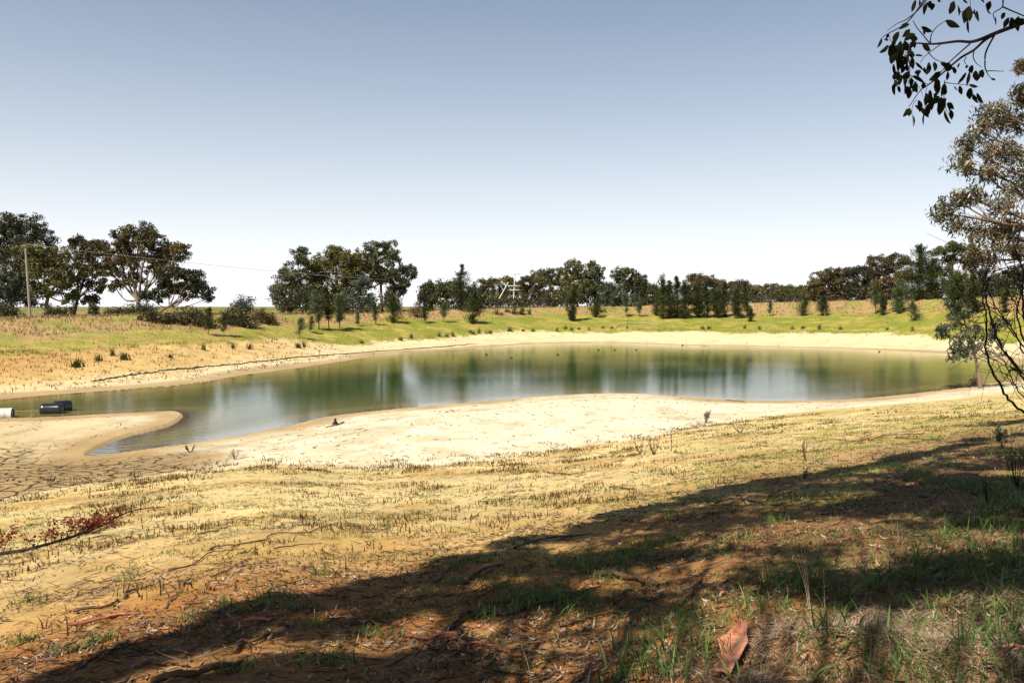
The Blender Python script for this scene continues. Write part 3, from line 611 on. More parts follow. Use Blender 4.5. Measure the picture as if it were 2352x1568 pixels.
# she-oaks planted on the far bank
SG = 'young she-oaks on the far bank'
for lab, px, py, h_, w_, mt, spr, dn in [
    ('thin she-oak sapling left of the pair below the thicket', 478, 769, 62, 34, 'sheoak', 1, .8),
    ('thin she-oak sapling right of the pair below the thicket', 515, 771, 52, 30, 'sheoak', 1, .7),
    ('wispy small sapling nearest the sand, casting a round shadow', 687, 776, 44, 38, 'sheoak_light', 1, .7),
    ('tiny sapling close behind the wispy one', 712, 764, 36, 20, 'sheoak_light', 1, .7),
    ('leftmost tall slender she-oak of the trio before the middle group', 733, 757, 92, 30, 'sheoak_light', 1, .9),
    ('middle slender she-oak of the trio before the middle group', 756, 755, 96, 34, 'sheoak', 1, 1.0),
    ('rightmost she-oak of the trio, low-branched with dark shadow', 780, 755, 78, 46, 'sheoak_light', 1, 1.2),
    ('little single sapling between the trio and the leaning one', 822, 748, 32, 16, 'sheoak_light', 1, .7),
    ('narrow sapling below the tall bare-trunked gum', 863, 746, 56, 26, 'sheoak_light', 1, .9),
    ('dark full she-oak below the low-hanging gum', 905, 743, 62, 40, 'sheoak', 1, 1.5),
    ('small leaning sapling right of the brown round bush', 976, 742, 36, 30, 'sheoak', 1, 1.0),
    ('slender sapling on its own with a short dark shadow', 1018, 740, 46, 26, 'sheoak_light', 1, 1.0),
    ('dark dense conical she-oak below the pointed conical tree', 1085, 743, 70, 48, 'sheoak', 1, 2.2),
    ('tall narrow dark she-oak standing out on the green bank', 1315, 738, 84, 32, 'sheoak', 1, 1.8),
    ('short dark she-oak below the spiky gum', 1368, 728, 52, 30, 'sheoak', 1, 1.6),
    ('thin upright she-oak left of a twin on the bank below the knob-topped gum', 1440, 727, 52, 20, 'sheoak_light', 1, 1.0),
    ('thin short she-oak right of its twin below the knob-topped gum', 1468, 727, 42, 22, 'sheoak_light', 1, .9),
    ('small she-oak at the left edge of the dark clump', 1507, 726, 50, 30, 'sheoak', 1, 1.4),
    ('dark spired she-oak clump with the tallest points on the bank', 1548, 732, 98, 76, 'sheoak', 4, 1.5),
    ('wide dark she-oak clump in front of the brown gums', 1625, 730, 84, 60, 'sheoak', 3, 1.5),
    ('dark she-oak at the right half of the wide clump', 1668, 730, 82, 56, 'sheoak', 3, 1.5),
    ('narrow she-oak closing the right end of the wide clump', 1708, 728, 78, 34, 'sheoak', 2, 1.4),
    ('small dark round she-oak at the foot of the wide clump', 1722, 739, 30, 26, 'sheoak', 1, 1.6),
    ('tiny wispy sapling right of the wide clump', 1768, 726, 36, 16, 'sheoak_light', 1, .8),
    ('low spreading she-oak left of a dense round one on the right bank', 1843, 726, 36, 38, 'sheoak', 1, 1.4),
    ('dense dark pyramid she-oak on the right bank', 1891, 725, 46, 38, 'sheoak', 1, 2.2),
    ('tall thin she-oak at the left of the right-hand group of three', 2012, 722, 72, 26, 'sheoak_light', 1, .9),
    ('leafy middle she-oak of the right-hand group of three', 2042, 720, 60, 54, 'sheoak', 2, 1.7),
    ('tall leaning she-oak at the right of the group of three', 2064, 720, 76, 42, 'sheoak_light', 1, 1.4),
    ('small round pale she-oak right of the group of three', 2102, 737, 44, 40, 'sheoak_light', 1, 1.6),
    ('tall soft she-oak at the left of the big pair near the hanging foliage', 2195, 725, 90, 52, 'sheoak_light', 1, 2.0),
    ('biggest bushy she-oak on the right bank near the hanging foliage', 2228, 729, 104, 72, 'sheoak', 2, 2.2),
    ('small dark she-oak seen through the bare stems', 2308, 718, 46, 34, 'sheoak', 1, 1.6)]:
    sheoak('sheoak_sapling', lab, px, py, h_, w_, mt, spires=spr, dens=dn, bare=.22 if dn < 1.3 else .04, lean=rng.normal() * .07, group=SG, cat='tree')
bush('bush', 'brown twiggy round bush on the crest right of the middle group', 958, 728, 46, 40, 'brown_bush', n=26, leaf=.22, nl=50)
bush('bush', 'flat-topped olive bush behind the narrow dark she-oak', 1372, 716, 40, 24, 'gum_olive', n=14)
bush('bush', 'small dark bush below the transformer pole', 1192, 722, 26, 24, 'thicket', n=14)
for lab, px, py in [('dry white spindly dead sapling on the right green bank', 1893, 741), ('pale bent dead sapling in front of the right-hand group of three', 2035, 742), ('white leaning stick beside the small round pale she-oak', 2108, 746), ('grey dead twig on the green bank below the brown dome', 1960, 737)]:
    b = ground(px, py); r_ = empty('dead_sapling', b, lab, 'dead sapling', 'dead saplings on the right bank'); q = G(); h_ = 2.6 if px != 2108 else 1.2
    q.tube(smooth_path([[0,0,-.1],[.1,0,h_*.4],[.0+.25*rng.normal(),0,h_]], 4), np.linspace(.05,.02,9), 4, .9)
    q.tube([[.08,0,h_*.4],[.4,.1,h_*.75]], [.03,.01], 4, .9); q.tube([[.06,0,h_*.55],[-.3,.1,h_*.9]], [.03,.01], 4, .9); q.build('stem', M['bark'], r_, True)

# ------------------------------------------------------------------ poles and wires
def power_pole(name, label, px, top_px, top_py, Y, r, mat, arms, cat='power pole'):
    x = float(at(px, 700, Y)[0]); b = np.array([x, Y, tz(x, Y)]); T = at(top_px, top_py, Y)
    root = empty(name, b, label, cat); q = G(); q.tube([[0, 0, -.4], (T - b) * .5, T - b], [r, r * .9, r * .75], 10, .5); q.build('pole', M[mat], root, True)
    d = (T - b)
    for (f, wd, th) in arms:
        c = d * f; q = G(); q.box(c + [0, -r - .06, 0], [wd / 2, .06, th / 2], .7); q.build('crossarm', M[mat], root)
        if f > .93:
            for k in (-.46, -.28, .28, .46):
                q = G(); q.lathe(c + [wd * k, -r - .06, th / 2], [0, 0, 1], [(0, .03), (.05, .075), (.1, .05), (.16, .08), (.24, .04)], 8, .3); q.build('insulator', M['metal_dark'], root)
    return root, T, b
p1, T1, b1 = power_pole('power_pole', 'weathered grey wooden pole standing before the left trees', 69, 58, 563, 108, .16, 'pole', [])
q = G(); q.box(T1 - b1 + [0, -.2, -.1], [.35, .06, .06], .5); q.build('crossarm', M['pole'], p1)
q = G(); q.lathe(T1 - b1 + [.2, -.2, -.02], [0, 0, 1], [(0, .03), (.06, .08), (.14, .05), (.2, .07), (.26, .03)], 8, .3); q.build('insulator', M['metal_dark'], p1)
p2, T2, b2 = power_pole('power_pole', 'power pole with crossarms and dark transformer among the far trees', 1178, 1183, 627, 204, .17, 'pole_white', [(.975, 2.7, .16), (.64, 3.0, .2), (.52, 3.0, .2)])
d2 = T2 - b2
for k in (0, .55, 1.05):
    q = G(); q.lathe(d2 * .66 + [.5 + k * .9, -.1, .1], [0, 0, 1], [(0, .05), (0, .26), (.1, .3), (1.5 + .3 * (k == .55), .3), (1.6 + .3 * (k == .55), .2), (1.62 + .3 * (k == .55), .08), (2.0 + .3 * (k == .55), .05)], 10, .3); q.build('transformer', M['metal_dark'], p2)
q = G(); q.box(d2 * .13 + [-.35, -.25, 0], [.28, .2, .5], .6); q.build('meter_box', M['pole_white'], p2)
s1 = at(1131, 712, 203); s2 = at(1168, 648, 203); s1[2] = tz(s1[0], s1[1]) - .1
st = empty('pole_strut', s1, 'slanting pale brace pole leaning left of the transformer pole', 'brace pole'); q = G(); q.tube([[0, 0, -.3], s2 - s1], [.14, .11], 8, .7); q.build('strut', M['pole_white'], st)
p3, T3, b3 = power_pole('power_pole', 'small white pole with crossarm just above the right crest', 1755, 1756, 678, 232, .2, 'pole_white', [(.96, 2.9, .2)])
q = G(); q.box(T3 - b3 + [1.6, -.3, -1.35], [2.0, .1, .1], .6); q.build('rail', M['pole_white'], p3)
def wire(label, A, B, sag, r=.025, n=40):
    t = np.linspace(0, 1, n)[:, None]; P = A * (1 - t) + B * t; P[:, 2] -= sag * 4 * (t * (1 - t))[:, 0]
    q = G(); q.tube(P - A, r, 4, .5); o = q.build('power_line', M['wire']); o.location = list(A); tag(o, label, 'power line')
wire('thin sagging power line running right from the wooden pole to the transformer pole', T1 + [.2, -.2, .1], d2 * .64 + b2 + [0, -.2, .1], 1.1)

# ------------------------------------------------------------------ floating drums and rope
def drum(name, label, px, py, axis, L, r, mat, endmat, sink=.35):
    x, y = [float(v) for v in atz(px, py, 0)]; c = np.array([x, y, r * (1 - sink * 2) + r * .05])
    root = empty(name, c, label, 'drum'); a = np.array(axis, float); a /= np.linalg.norm(a); q = G()
    pr = [(-L/2 - .0, r * .93), (-L/2, r * 1.03), (-L/2 + .03, r * 1.03), (-L/2 + .04, r)]
    for f in ((-.17, .17) if mat == 'drum_white' else (-.36,)): pr += [(L * f - .03, r), (L * f, r * 1.035), (L * f + .03, r)]
    pr += [(L/2 - .04, r), (L/2 - .03, r * 1.03), (L/2, r * 1.03), (L/2, r * .93)]
    if mat == 'drum_black': pr = [(t_, q_ * (1 - .16 * max(0, (abs(t_) - L * .36) / (L * .14)) ** 2)) for t_, q_ in pr]; pr = sorted(pr + [(L * f, r) for f in (-.44, -.4, .3, .36, .4, .44)], key=lambda p: p[0]); pr = [(t_, min(q_, r * (1 - .14 * max(0, (abs(t_) - L * .36) / (L * .14)) ** 2) * 1.01)) for t_, q_ in pr]
    q.lathe([0, 0, 0], a, pr, 28, .6); q.build('shell', M[mat], root, True)
    for s_ in (-1, 1):
        q = G(); e = a * s_ * (L / 2 - .015); q.lathe(e, a * s_, [(0, .001), (0, r * .5), (.008, r * .55), (0, r * .6), (0, r * (.97 if mat == 'drum_white' else .86))], 28, .3); q.build('end_cap', M[endmat], root)
    q = G(); q.lathe(a * (L / 2 - .015) + [0, 0, r * .62], a, [(0, .035), (.03, .035), (.03, .001)], 10, .7); q.build('bung', M[endmat], root)
    return root
drum('drum', 'weathered whitish metal drum afloat at the left edge, dark end facing right', 2, 958, (1, .28, 0), 1.25, .36, 'drum_white', 'drum_black', .28)  # black end caps: shade of the end turned from the sun, as colour
drum('drum', 'glossy black plastic drum afloat with a highlight along its top', 120, 949, (1, .16, .0), 1.2, .40, 'drum_black', 'drum_black', .25)
drum('drum', 'black drum floating close behind the glossy one, only its right end showing', 143, 943, (1, .9, 0), 1.0, .40, 'drum_black', 'drum_black', .22)
A = np.array([*atz(18, 946, 0), .06]); B = np.array([*atz(100, 944, 0), .06])
q = G(); q.tube([[0,0,0], (B - A) * .5 + [0,0,-.03], B - A], .02, 5, .5); o = q.build('rope', M['rope']); o.location = list(A); tag(o, 'faint yellow rope stretched over the water between the drums', 'rope')

# ------------------------------------------------------------------ ducks
DUCKS = [(1117, 814, 1, 'dark duck nearest the middle of the pond, left of the one making a wake'), (1175, 822, -1, 'dark duck trailing a thin curved wake'), (1281, 814, 1, 'small brown duck alone right of the wake'),
         (1374, 803, 1, 'pale-fronted duck below the spiky gum reflection'), (1413, 804, -1, 'dark duck between the pale-fronted duck and the next one right'), (1461, 803, 1, 'duck with raised tail below the knob-topped gum'),
         (1568, 793, -1, 'duck close under the far sand, mid pond'), (2020, 808, -1, 'dark duck resting by the far shore on the right')]
proto = None
for i, (px, py, sgn, lab) in enumerate(DUCKS):
    x, y = [float(v) for v in atz(px, py, 0)]
    if proto is None:
        proto = empty('duck', (x, y, 0), lab, 'duck', 'ducks on the pond'); q = G()
        q.lathe([-.24, 0, .05], [1, 0, .12], [(0, .005), (.06, .05), (.14, .10), (.26, .12), (.36, .105), (.44, .06), (.47, .01)], 14, .4)
        q.tube([[.15, 0, .1], [.2, 0, .2], [.215, 0, .27]], [.07, .045, .042], 8, .4)
        q.lathe([.17, 0, .285], [1, 0, 0], [(0, .005), (.02, .045), (.055, .055), (.09, .045), (.12, .015)], 10, .4)
        q.build('body', M['duck'], proto, True)
        q = G(); q.lathe([.27, 0, .275], [1, 0, -.1], [(0, .022), (.04, .02), (.075, .012), (.08, .002)], 8, .5); q.build('bill', M['bill'], proto)
        q = G(); q.lathe([-.17, 0, .1], [-1, 0, .5], [(0, .05), (.06, .035), (.11, .008)], 8, .2); q.build('tail', M['duck'], proto); o = proto
    else:
        o = proto.copy(); COL.objects.link(o); o['label'] = lab
        for ch in proto.children: c = ch.copy(); COL.objects.link(c); c.parent = o
    o.location = (x, y, -.03); o.rotation_euler = (0, 0, (0 if sgn > 0 else math.pi) + rng.uniform(-.5, .5)); o.scale = [rng.uniform(.62, .78)] * 3

# ------------------------------------------------------------------ the near trees
def spline_px(pts, depth, n=5, jit=0):
    """picture points carried out to given distances -> smooth path"""
    d = np.broadcast_to(np.asarray(depth, float), (len(pts),)) if np.isscalar(depth) or len(np.atleast_1d(depth)) == len(pts) else np.interp(np.linspace(0, 1, len(pts)), np.linspace(0, 1, len(depth)), depth)
    return smooth_path([at(p[0], p[1], dd) for p, dd in zip(pts, d)], n, jit)
def z1(x, y): return ((3240 + x / 2.6133) * .6125, y / 2.6133 * .6125)
def z4(x, y): return ((2700 + x / 2.063) * .6125, (860 + y / 2.063) * .6125)
def z2(x, y): return ((3340 + x / 1.568) * .6125, (600 + y / 1.568) * .6125)
# dark overhanging branch, about five metres out, of a gum whose trunk stands to the right of the viewer
hb = empty('gum_tree', (5.2, 2.0, tz(5.2, 2.0)), 'gum branch with black drooping leaves hanging into the top right corner', 'tree')
off = np.array(hb.location)
bgm = G(); DB = 5.0
def br(pts, r0, r1, d=DB, n=4):
    P = spline_px([z1(*p) for p in pts], d, n); bgm.tube(P - off, np.linspace(r0, r1, len(P)), 5, .2); return P
tip = at(*z1(1568, 220), DB)
P = smooth_path([[5.2, 2.0, off[2] - .2], [5.0, 2.3, off[2] + 2.2], [4.4, 3.6, tip[2] + .5], tip], 8); bgm.tube(P - off, np.linspace(.16, .022, len(P)), 8, .3)
P = smooth_path([[5.0, 2.2, off[2] + 2.0], [5.6, 2.4, off[2] + 6], [5.2, 2.0, off[2] + 10.5]], 6); bgm.tube(P - off, np.linspace(.13, .08, len(P)), 8, .3)
tw = [([(1568,220),(1450,265),(1280,330),(1160,380),(1050,410),(920,405),(760,425),(650,432),(520,425),(420,440)], .014, .004),
 ([(1290,330),(1180,400),(1080,490),(960,560),(860,640),(780,710),(700,780),(620,840),(560,880),(500,960),(440,1050)], .009, .002),
 ([(1280,345),(1200,500),(1185,600),(1195,690),(1260,696),(1370,700)], .006, .002), ([(1195,690),(1220,740),(1255,775)], .003, .0015),
 ([(650,430),(590,360),(510,260),(480,200)], .004, .002), ([(650,430),(660,340),(720,260),(810,200)], .004, .002),
 ([(640,-40),(540,90),(420,190),(330,230),(225,305)], .005, .0015), ([(615,-40),(500,130),(400,240),(240,330),(170,380),(130,470)], .005, .0015),
 ([(760,430),(650,510),(590,560),(550,620)], .003, .0015), ([(620,500),(680,570),(760,610),(830,630)], .003, .0015), ([(1080,490),(1070,560),(1100,620),(1150,660)], .004, .0015),
 ([(790,810),(860,820),(960,830),(1120,850)], .003, .0015), ([(790,790),(780,900),(800,1060),(850,1150)], .003, .0015), ([(1040,430),(960,500),(850,600),(760,700),(690,790)], .005, .002),
 ([(1360,-40),(1355,70),(1270,130),(1280,200)], .005, .002), ([(1360,70),(1450,110),(1568,160),(1640,200)], .005, .003), ([(430,440),(435,560),(450,680),(430,850)], .004, .0015), ([(500,430),(400,540),(350,650),(330,760)], .003, .0015),
 ([(920,60),(950,120),(1040,70),(1030,-40)], .003, .0015), ([(1000,560),(985,610),(1030,660)], .003, .001), ([(450,740),(560,800),(640,830)], .003, .0015), ([(460,760),(550,870),(575,950)], .002, .001),
 ([(620,860),(600,920),(585,1100)], .002, .001), ([(240,330),(260,400),(290,430)], .002, .001), ([(520,980),(490,1010),(470,1080),(484,1240)], .002, .001)]
for pts, a_, b_ in tw: br(pts, a_, b_)
bgm.build('branch', M['twig_dark'], hb, True)
# single leaves, each as it hangs: (tip-to-stalk ends in the zoomed crop, width)
LV = [(510,0,470,120,40),(545,0,540,60,22),(625,20,590,150,40),(640,10,655,80,50),(680,30,665,105,45),(720,0,755,20,30),(885,10,840,140,60),(925,65,932,160,24),(1035,60,985,230,80),(1045,70,1040,210,70),(1020,190,1030,330,26),(1080,95,1085,140,30),(1110,105,1130,215,42),
 (1240,10,1215,110,55),(1210,90,1250,145,20),(1285,160,1290,255,16),(1385,125,1350,190,42),(1420,170,1370,275,50),(1440,170,1470,280,50),(1450,175,1455,290,40),(1520,160,1515,310,70),(1560,180,1500,250,60),(970,0,1020,35,24),(1150,-10,1180,30,22),
 (800,200,945,265,70),(565,260,675,310,45),(585,295,595,345,28),(450,235,345,290,42),(455,285,375,365,50),(505,330,395,400,60),(500,345,480,410,70),(345,310,300,430,60),(240,335,215,380,26),(180,380,130,470,26),(240,440,150,520,42),(200,385,240,400,30),
 (290,430,250,550,80),(300,480,270,630,70),(320,480,320,630,50),(360,400,345,550,60),(400,400,410,500,55),(340,440,300,520,60),(430,430,420,500,40),(490,400,460,470,50),(575,425,655,500,60),(640,610,610,735,55),(690,605,695,700,45),(505,610,590,690,30),(590,660,605,720,30),(475,500,465,570,60),(430,530,425,650,45),(480,560,485,680,48),(500,540,580,552,22),
 (360,550,360,620,50),(340,600,335,700,40),(375,620,370,720,50),(345,700,290,780,70),(305,780,312,855,44),(370,730,345,840,50),(440,700,395,790,70),(410,740,400,845,44),(560,690,510,730,40),(500,700,540,735,40),(480,740,600,820,36),(430,845,440,970,66),(600,815,575,870,50),(755,700,640,790,60),(830,610,820,700,90),(755,612,820,660,50),(825,700,810,790,34),(880,655,895,725,44),
 (720,770,700,870,60),(715,780,720,930,70),(790,815,795,930,56),(650,880,660,990,40),(615,910,605,1040,54),(630,1020,620,1150,60),(540,980,550,1100,50),(500,1030,580,1075,34),(640,960,665,1085,46),(740,940,690,1020,60),(760,950,740,1130,80),(790,1080,855,1215,34),(825,1005,885,1070,50),(850,1075,862,1175,48),(450,1060,385,1145,48),(455,1065,440,1140,50),(590,1110,586,1230,18),(480,1130,486,1240,18),
 (1005,710,920,825,32),(1035,700,1005,845,36),(1005,640,1010,670,36),(1060,635,1060,720,54),(1100,690,1095,790,56),(1150,720,1105,800,36),(1165,680,1165,765,54),(940,840,960,930,42),(890,845,920,890,16),(1030,830,1120,852,34),(1050,860,1040,975,66),(1070,920,1120,1010,44),(1110,910,1175,1015,42),(1245,770,1290,790,26),(940,620,920,670,20),(560,1050,640,1150,50)]
for _ in range(26):
    x0 = rng.uniform(290, 520); y0 = rng.uniform(380, 860); LV.append((x0, y0, x0 + rng.uniform(-45, 35), y0 + rng.uniform(60, 125), rng.uniform(26, 46)))
for _ in range(10):
    x0 = rng.uniform(590, 830); y0 = rng.uniform(850, 1020); LV.append((x0, y0, x0 + rng.uniform(-40, 40), y0 + rng.uniform(60, 120), rng.uniform(26, 44)))
lg = G(); UPc = np.array([0, 0, 1.])
for (x0, y0, x1, y1, wd) in LV:
    d_ = DB + rng.uniform(-.35, .35); a_ = at(*z1(x0, y0), d_) - off; b_ = at(*z1(x1, y1), d_ + rng.uniform(-.03, .03)) - off
    L = b_ - a_; ln = np.linalg.norm(L); px_m = DB / FP * .6125 / 2.6133; hw = wd * px_m / 2
    side = np.cross(L, [0, 1, 0]); side /= np.linalg.norm(side) + 1e-9; nn = np.array([0, 1., 0]); cv = rng.uniform(-.10, .10) * ln
    ts = np.array([0, .12, .3, .5, .7, .87, 1.]); ws = np.array([.06, .55, .95, 1, .8, .45, .03])
    c = a_ + L * ts[:, None] + side * (cv * 4 * ts * (1 - ts))[:, None]
    e = nn * hw * .25
    ed = (np.sin(ts * 9 + rng.uniform(0, 6)) * .14 + 1)
    V = np.concatenate([c - side * (ws * hw * ed)[:, None] + e, c, c + side * (ws * hw)[:, None] + e]); m = 7
    Fq = [[k, k + 1, m + k + 1, m + k] for k in range(6)] + [[m + k, m + k + 1, 2 * m + k + 1, 2 * m + k] for k in range(6)]
    lg.add(V, Fq, rng.uniform(0, .6))
lg.build('leaves', M['leaf_shade'], hb)

# canopy of tall gums standing behind and beside the viewer: it throws the foreground shade
EDGE = [(-120,1600),(60,1560),(300,1478),(560,1395),(780,1348),(960,1295),(1200,1232),(1420,1170),(1620,1120),(1800,1092),(2050,1042),(2352,992)]
EP = np.array([ground(*p)[:2] for p in EDGE])
def in_frame(P, m=60):
    x, y, z = P[0], P[1], P[2] - CAM_H
    d = y * cp - z * sp_
    if d < .3: return False
    px = 1176 + FP * x / d; py = 784 - FP * (z * cp + y * sp_) / d
    return -m < px < 2352 + m and -m < py < 1568 + m
LITP = [(1390,1340,.5),(1330,1440,.6),(1150,1450,.7),(1640,1290,.45),(1900,1215,.7),(2150,1238,.75),(1770,1460,.62),(2040,1490,.7),(2280,1400,.55),(900,1480,.6),(1010,1440,.55),(700,1490,.55),(450,1520,.55),(300,1560,.45),(1100,1345,.4),(800,1400,.4),(2000,1300,.4),(1500,1480,.4),(1980,1420,.35),(1750,1230,.45),(1250,1540,.5),(560,1450,.4),(1560,1350,.35),(2320,1230,.4),(1640,1390,.3),(2200,1540,.4),(2330,1090,.5),(1680,1490,.62),(1640,1540,.5),(1740,1400,.45)]
LW = [(ground(a_, b_)[:2], c_ + (.10 if b_ > 1380 and a_ > 1600 else -.08 if a_ < 1250 else .05)) for a_, b_, c_ in LITP]
hrng = np.random.default_rng(11); clumps = []
# canopies overhead: shoot points over the shaded ground and lift them back along the sun's rays
ux = EP[-1] - EP[0]
for k in range(11000):
    t = hrng.random() ** 1.25; e = np.array([np.interp(t, np.linspace(0, 1, len(EP)), EP[:, q]) for q in (0, 1)])
    back = .28 + 8.5 * hrng.random() ** .8 if hrng.random() < .85 else hrng.uniform(.22, .5)
    if back < .6: back += 1.0 * float(vnoise(np.array([e[0] * 2.1]), np.array([e[1] * 2.1]), 5)[0]) - .35
    e = e + np.array([.62, -.78]) * back * (1 if t < .8 else 1.3)
    if any(np.hypot(*(e - q)) < rad_ and hrng.random() < .97 for q, rad_ in LW): continue
    nz = float(fbm(np.array([e[0] * .9]), np.array([e[1] * .9]), 77)[0])
    if nz < (.50 if t < .33 else .40) and back > .35 and hrng.random() < (.85 if t < .33 else .6): continue
    h = hrng.uniform(7, 13); c = np.array([e[0] - SD[0] * h * COT, e[1] - SD[1] * h * COT, tz(e[0], e[1]) + h])
    if in_frame(c, 150): continue
    clumps.append(c)
clumps = np.array(clumps)
TRK = [(-3.2, -3.4, 'tall gum behind the viewer to the left, shading the foreground'), (1.2, -4.2, 'tall gum behind the viewer, its trunk shadow falling forward'), (5.8, -1.6, 'tall gum behind the viewer to the right, shading the right foreground')]
own = np.argmin([np.hypot(clumps[:, 0] - a_, clumps[:, 1] - b_) for a_, b_, _ in TRK], 0)
for k, (a_, b_, lab) in enumerate(TRK):
    base = np.array([a_, b_, tz(a_, b_) - .1]); root = empty('gum_tree', base, lab, 'tree', 'tall gums around the viewer'); gt = G(); gc = G()
    C = clumps[own == k] - base
    top = np.array([C[:, 0].mean() * .3, C[:, 1].mean() * .3, 7.5])
    P = smooth_path([[0, 0, -.2], [.15, .1, 3.5], top], 6); gt.tube(P, np.linspace(.26, .14, len(P)), 10, .5)
    for q in C[::18]: limb_to(gt, P[hrng.integers(8, len(P))], q, .032, .008, .12, 5, 5)
    leaf_cloud(gc, C, np.full((len(C), 3), .30), 34, .16, .8, .36)
    gt.build('trunk', M['bark'], root, True); gc.build('crown', M['gum_dark'], root)

# big gum at the right edge, twenty metres off, trunk just outside the frame
def near_gum(name, label, base_px, Y, blobs, mat, leaf, ncl, nl, trunkpath, tr, slim=.2, clr=.3, group=None, base=None):
    root = empty(name, base, label, 'tree', group); gt = G(); gc = G()
    P = smooth_path([np.array(p) for p in trunkpath], 8) - base; gt.tube(P, np.linspace(tr, tr * .35, len(P)), 10, .5)
    for (cx, cy, rx, ry) in blobs:
        c = at(cx, cy, Y) - base; kk = Y / FP * (.88 if Y < 21 else 1.15); R3 = np.array([rx * kk, (rx + ry) / 2 * kk, ry * kk]); c[1] += rng.uniform(-.4, .4) * R3[1]
        d = np.linalg.norm(P - c, axis=1) + np.abs(P[:, 2] - c[2] + 1) * .4; q0 = P[np.argmin(d)]
        Q = limb_to(gt, q0, c, tr * .22, tr * .06, .14, 6, 6)
        n = int(ncl * max(.5, rx * ry / 2000)); u = unit(n) * rng.uniform(.3, 1, (n, 1)); S = c + u * R3
        for s_ in S[::1]:
            limb_to(gt, Q[rng.integers(len(Q) // 2, len(Q))], s_, tr * .05, tr * .012, .12, 4, 4)
        leaf_cloud(gc, S, np.tile([clr, clr, clr * .9], (n, 1)) * rng.uniform(.6, 1.2, (n, 1)), nl, leaf, .9, slim)
    gt.build('trunk', M['bark'], root, True); gc.build('crown', M[mat], root); return root
gx = 13.6; gb = np.array([gx, 20, tz(gx, 20) - .1])
near_gum('gum_tree', 'large brown-leaved gum with airy crown filling the right edge of the photo', None, 20,
    [(2285,262,48,32),(2330,285,40,36),(2250,300,34,26),(2225,335,38,26),(2290,345,50,36),(2345,365,40,40),(2215,385,34,18),(2270,400,40,26),(2330,430,44,34),(2190,460,38,24),(2165,490,20,22),(2235,455,36,24),(2290,480,44,30),(2210,520,34,18),(2255,530,40,26),(2330,510,40,36),(2285,560,36,28),(2240,575,24,22),(2335,580,26,22),(2348,215,14,12),(2354,240,20,22),(2420,300,60,60),(2430,430,70,60),(2400,200,50,50),(2420,540,50,50),(2265,600,18,16),(2352,150,12,12)],
    'gum_near', .125, 14, 66, [gb, gb + [-.3, 0, 3], at(2395, 560, 20), at(2385, 380, 20), at(2400, 180, 20)], .2, .22, .27, base=gb)
# small gum sapling at the near shore
sb = ground(2253, 892); Ys = sb[1]; print('sapling', sb)
near_gum('gum_sapling', 'small gum sapling with bare reddish trunk and leafy head at the right near shore', None, Ys,
    [(2188,712,26,18),(2178,745,22,24),(2205,750,30,24),(2190,790,24,28),(2215,785,26,24),(2238,760,22,18),(2195,815,20,14),(2250,790,26,18),(2222,812,22,12),(2280,770,28,22),(2290,800,30,18),(2310,745,20,16),(2218,722,14,10),(2172,765,14,12)],
    'gum_sapling', .26, 15, 48, [sb - [0, 0, .2], at(2247, 860, Ys), at(2240, 820, Ys), at(2225, 770, Ys), at(2215, 735, Ys)], .16, .3, .45, base=sb)
bush('bush', 'low reddish sprout at the foot of the small gum sapling', 2243, 884, 34, 20, 'brown_bush', n=10, leaf=.16, nl=26)

# bare arching shrub at the right edge
bb = ground(2352, 935); bb = np.array([bb[0] * .42, bb[1] * .42, 0]); bb = np.array([5.9, 8.6, 0]); bb[2] = tz(bb[0], bb[1])
bs = empty('bare_shrub', bb, 'leafless dark shrub with long arching stems at the right edge', 'shrub'); qs = G(); DS = 9.0
st = [([(2420,1470),(2352,1420),(2240,1310),(2150,1180),(2090,1060),(2060,900),(2055,700),(2035,560),(2035,400),(2060,330),(2120,300)], .02, .008),
 ([(2500,1330),(2352,1130),(2200,950),(2130,800),(2080,620),(2050,480),(2075,380),(2160,310)], .018, .005), ([(2480,1300),(2352,1150),(2250,1000),(2160,880),(2100,700),(2060,480),(2110,330),(2200,320),(2280,380)], .016, .004),
 ([(2500,1100),(2352,850),(2300,640),(2330,450),(2352,330)], .016, .006), ([(2500,1050),(2352,900),(2250,750),(2150,620),(2080,500),(2060,430)], .014, .004),
 ([(2500,1350),(2352,1230),(2260,1200),(2220,1120),(2280,1080),(2352,1100)], .01, .004), ([(2480,1200),(2400,900),(2352,620),(2340,330),(2290,150),(2330,0),(2350,-200)], .02, .006),
 ([(2500,1200),(2352,960),(2280,820),(2200,700),(2140,640),(2110,560)], .012, .004), ([(2450,1380),(2330,1260),(2240,1120),(2200,1020),(2120,960),(2060,940)], .012, .004), ([(2450,1300),(2300,1100),(2180,1040),(2110,1010)], .01, .003),
 ([(2352,700),(2280,560),(2200,430),(2190,330)], .009, .003), ([(2340,520),(2240,330),(2180,180),(2170,60)], .009, .003), ([(2330,480),(2300,300),(2230,120),(2250,-60)], .009, .003), ([(2352,330),(2310,170),(2330,60)], .008, .003)]
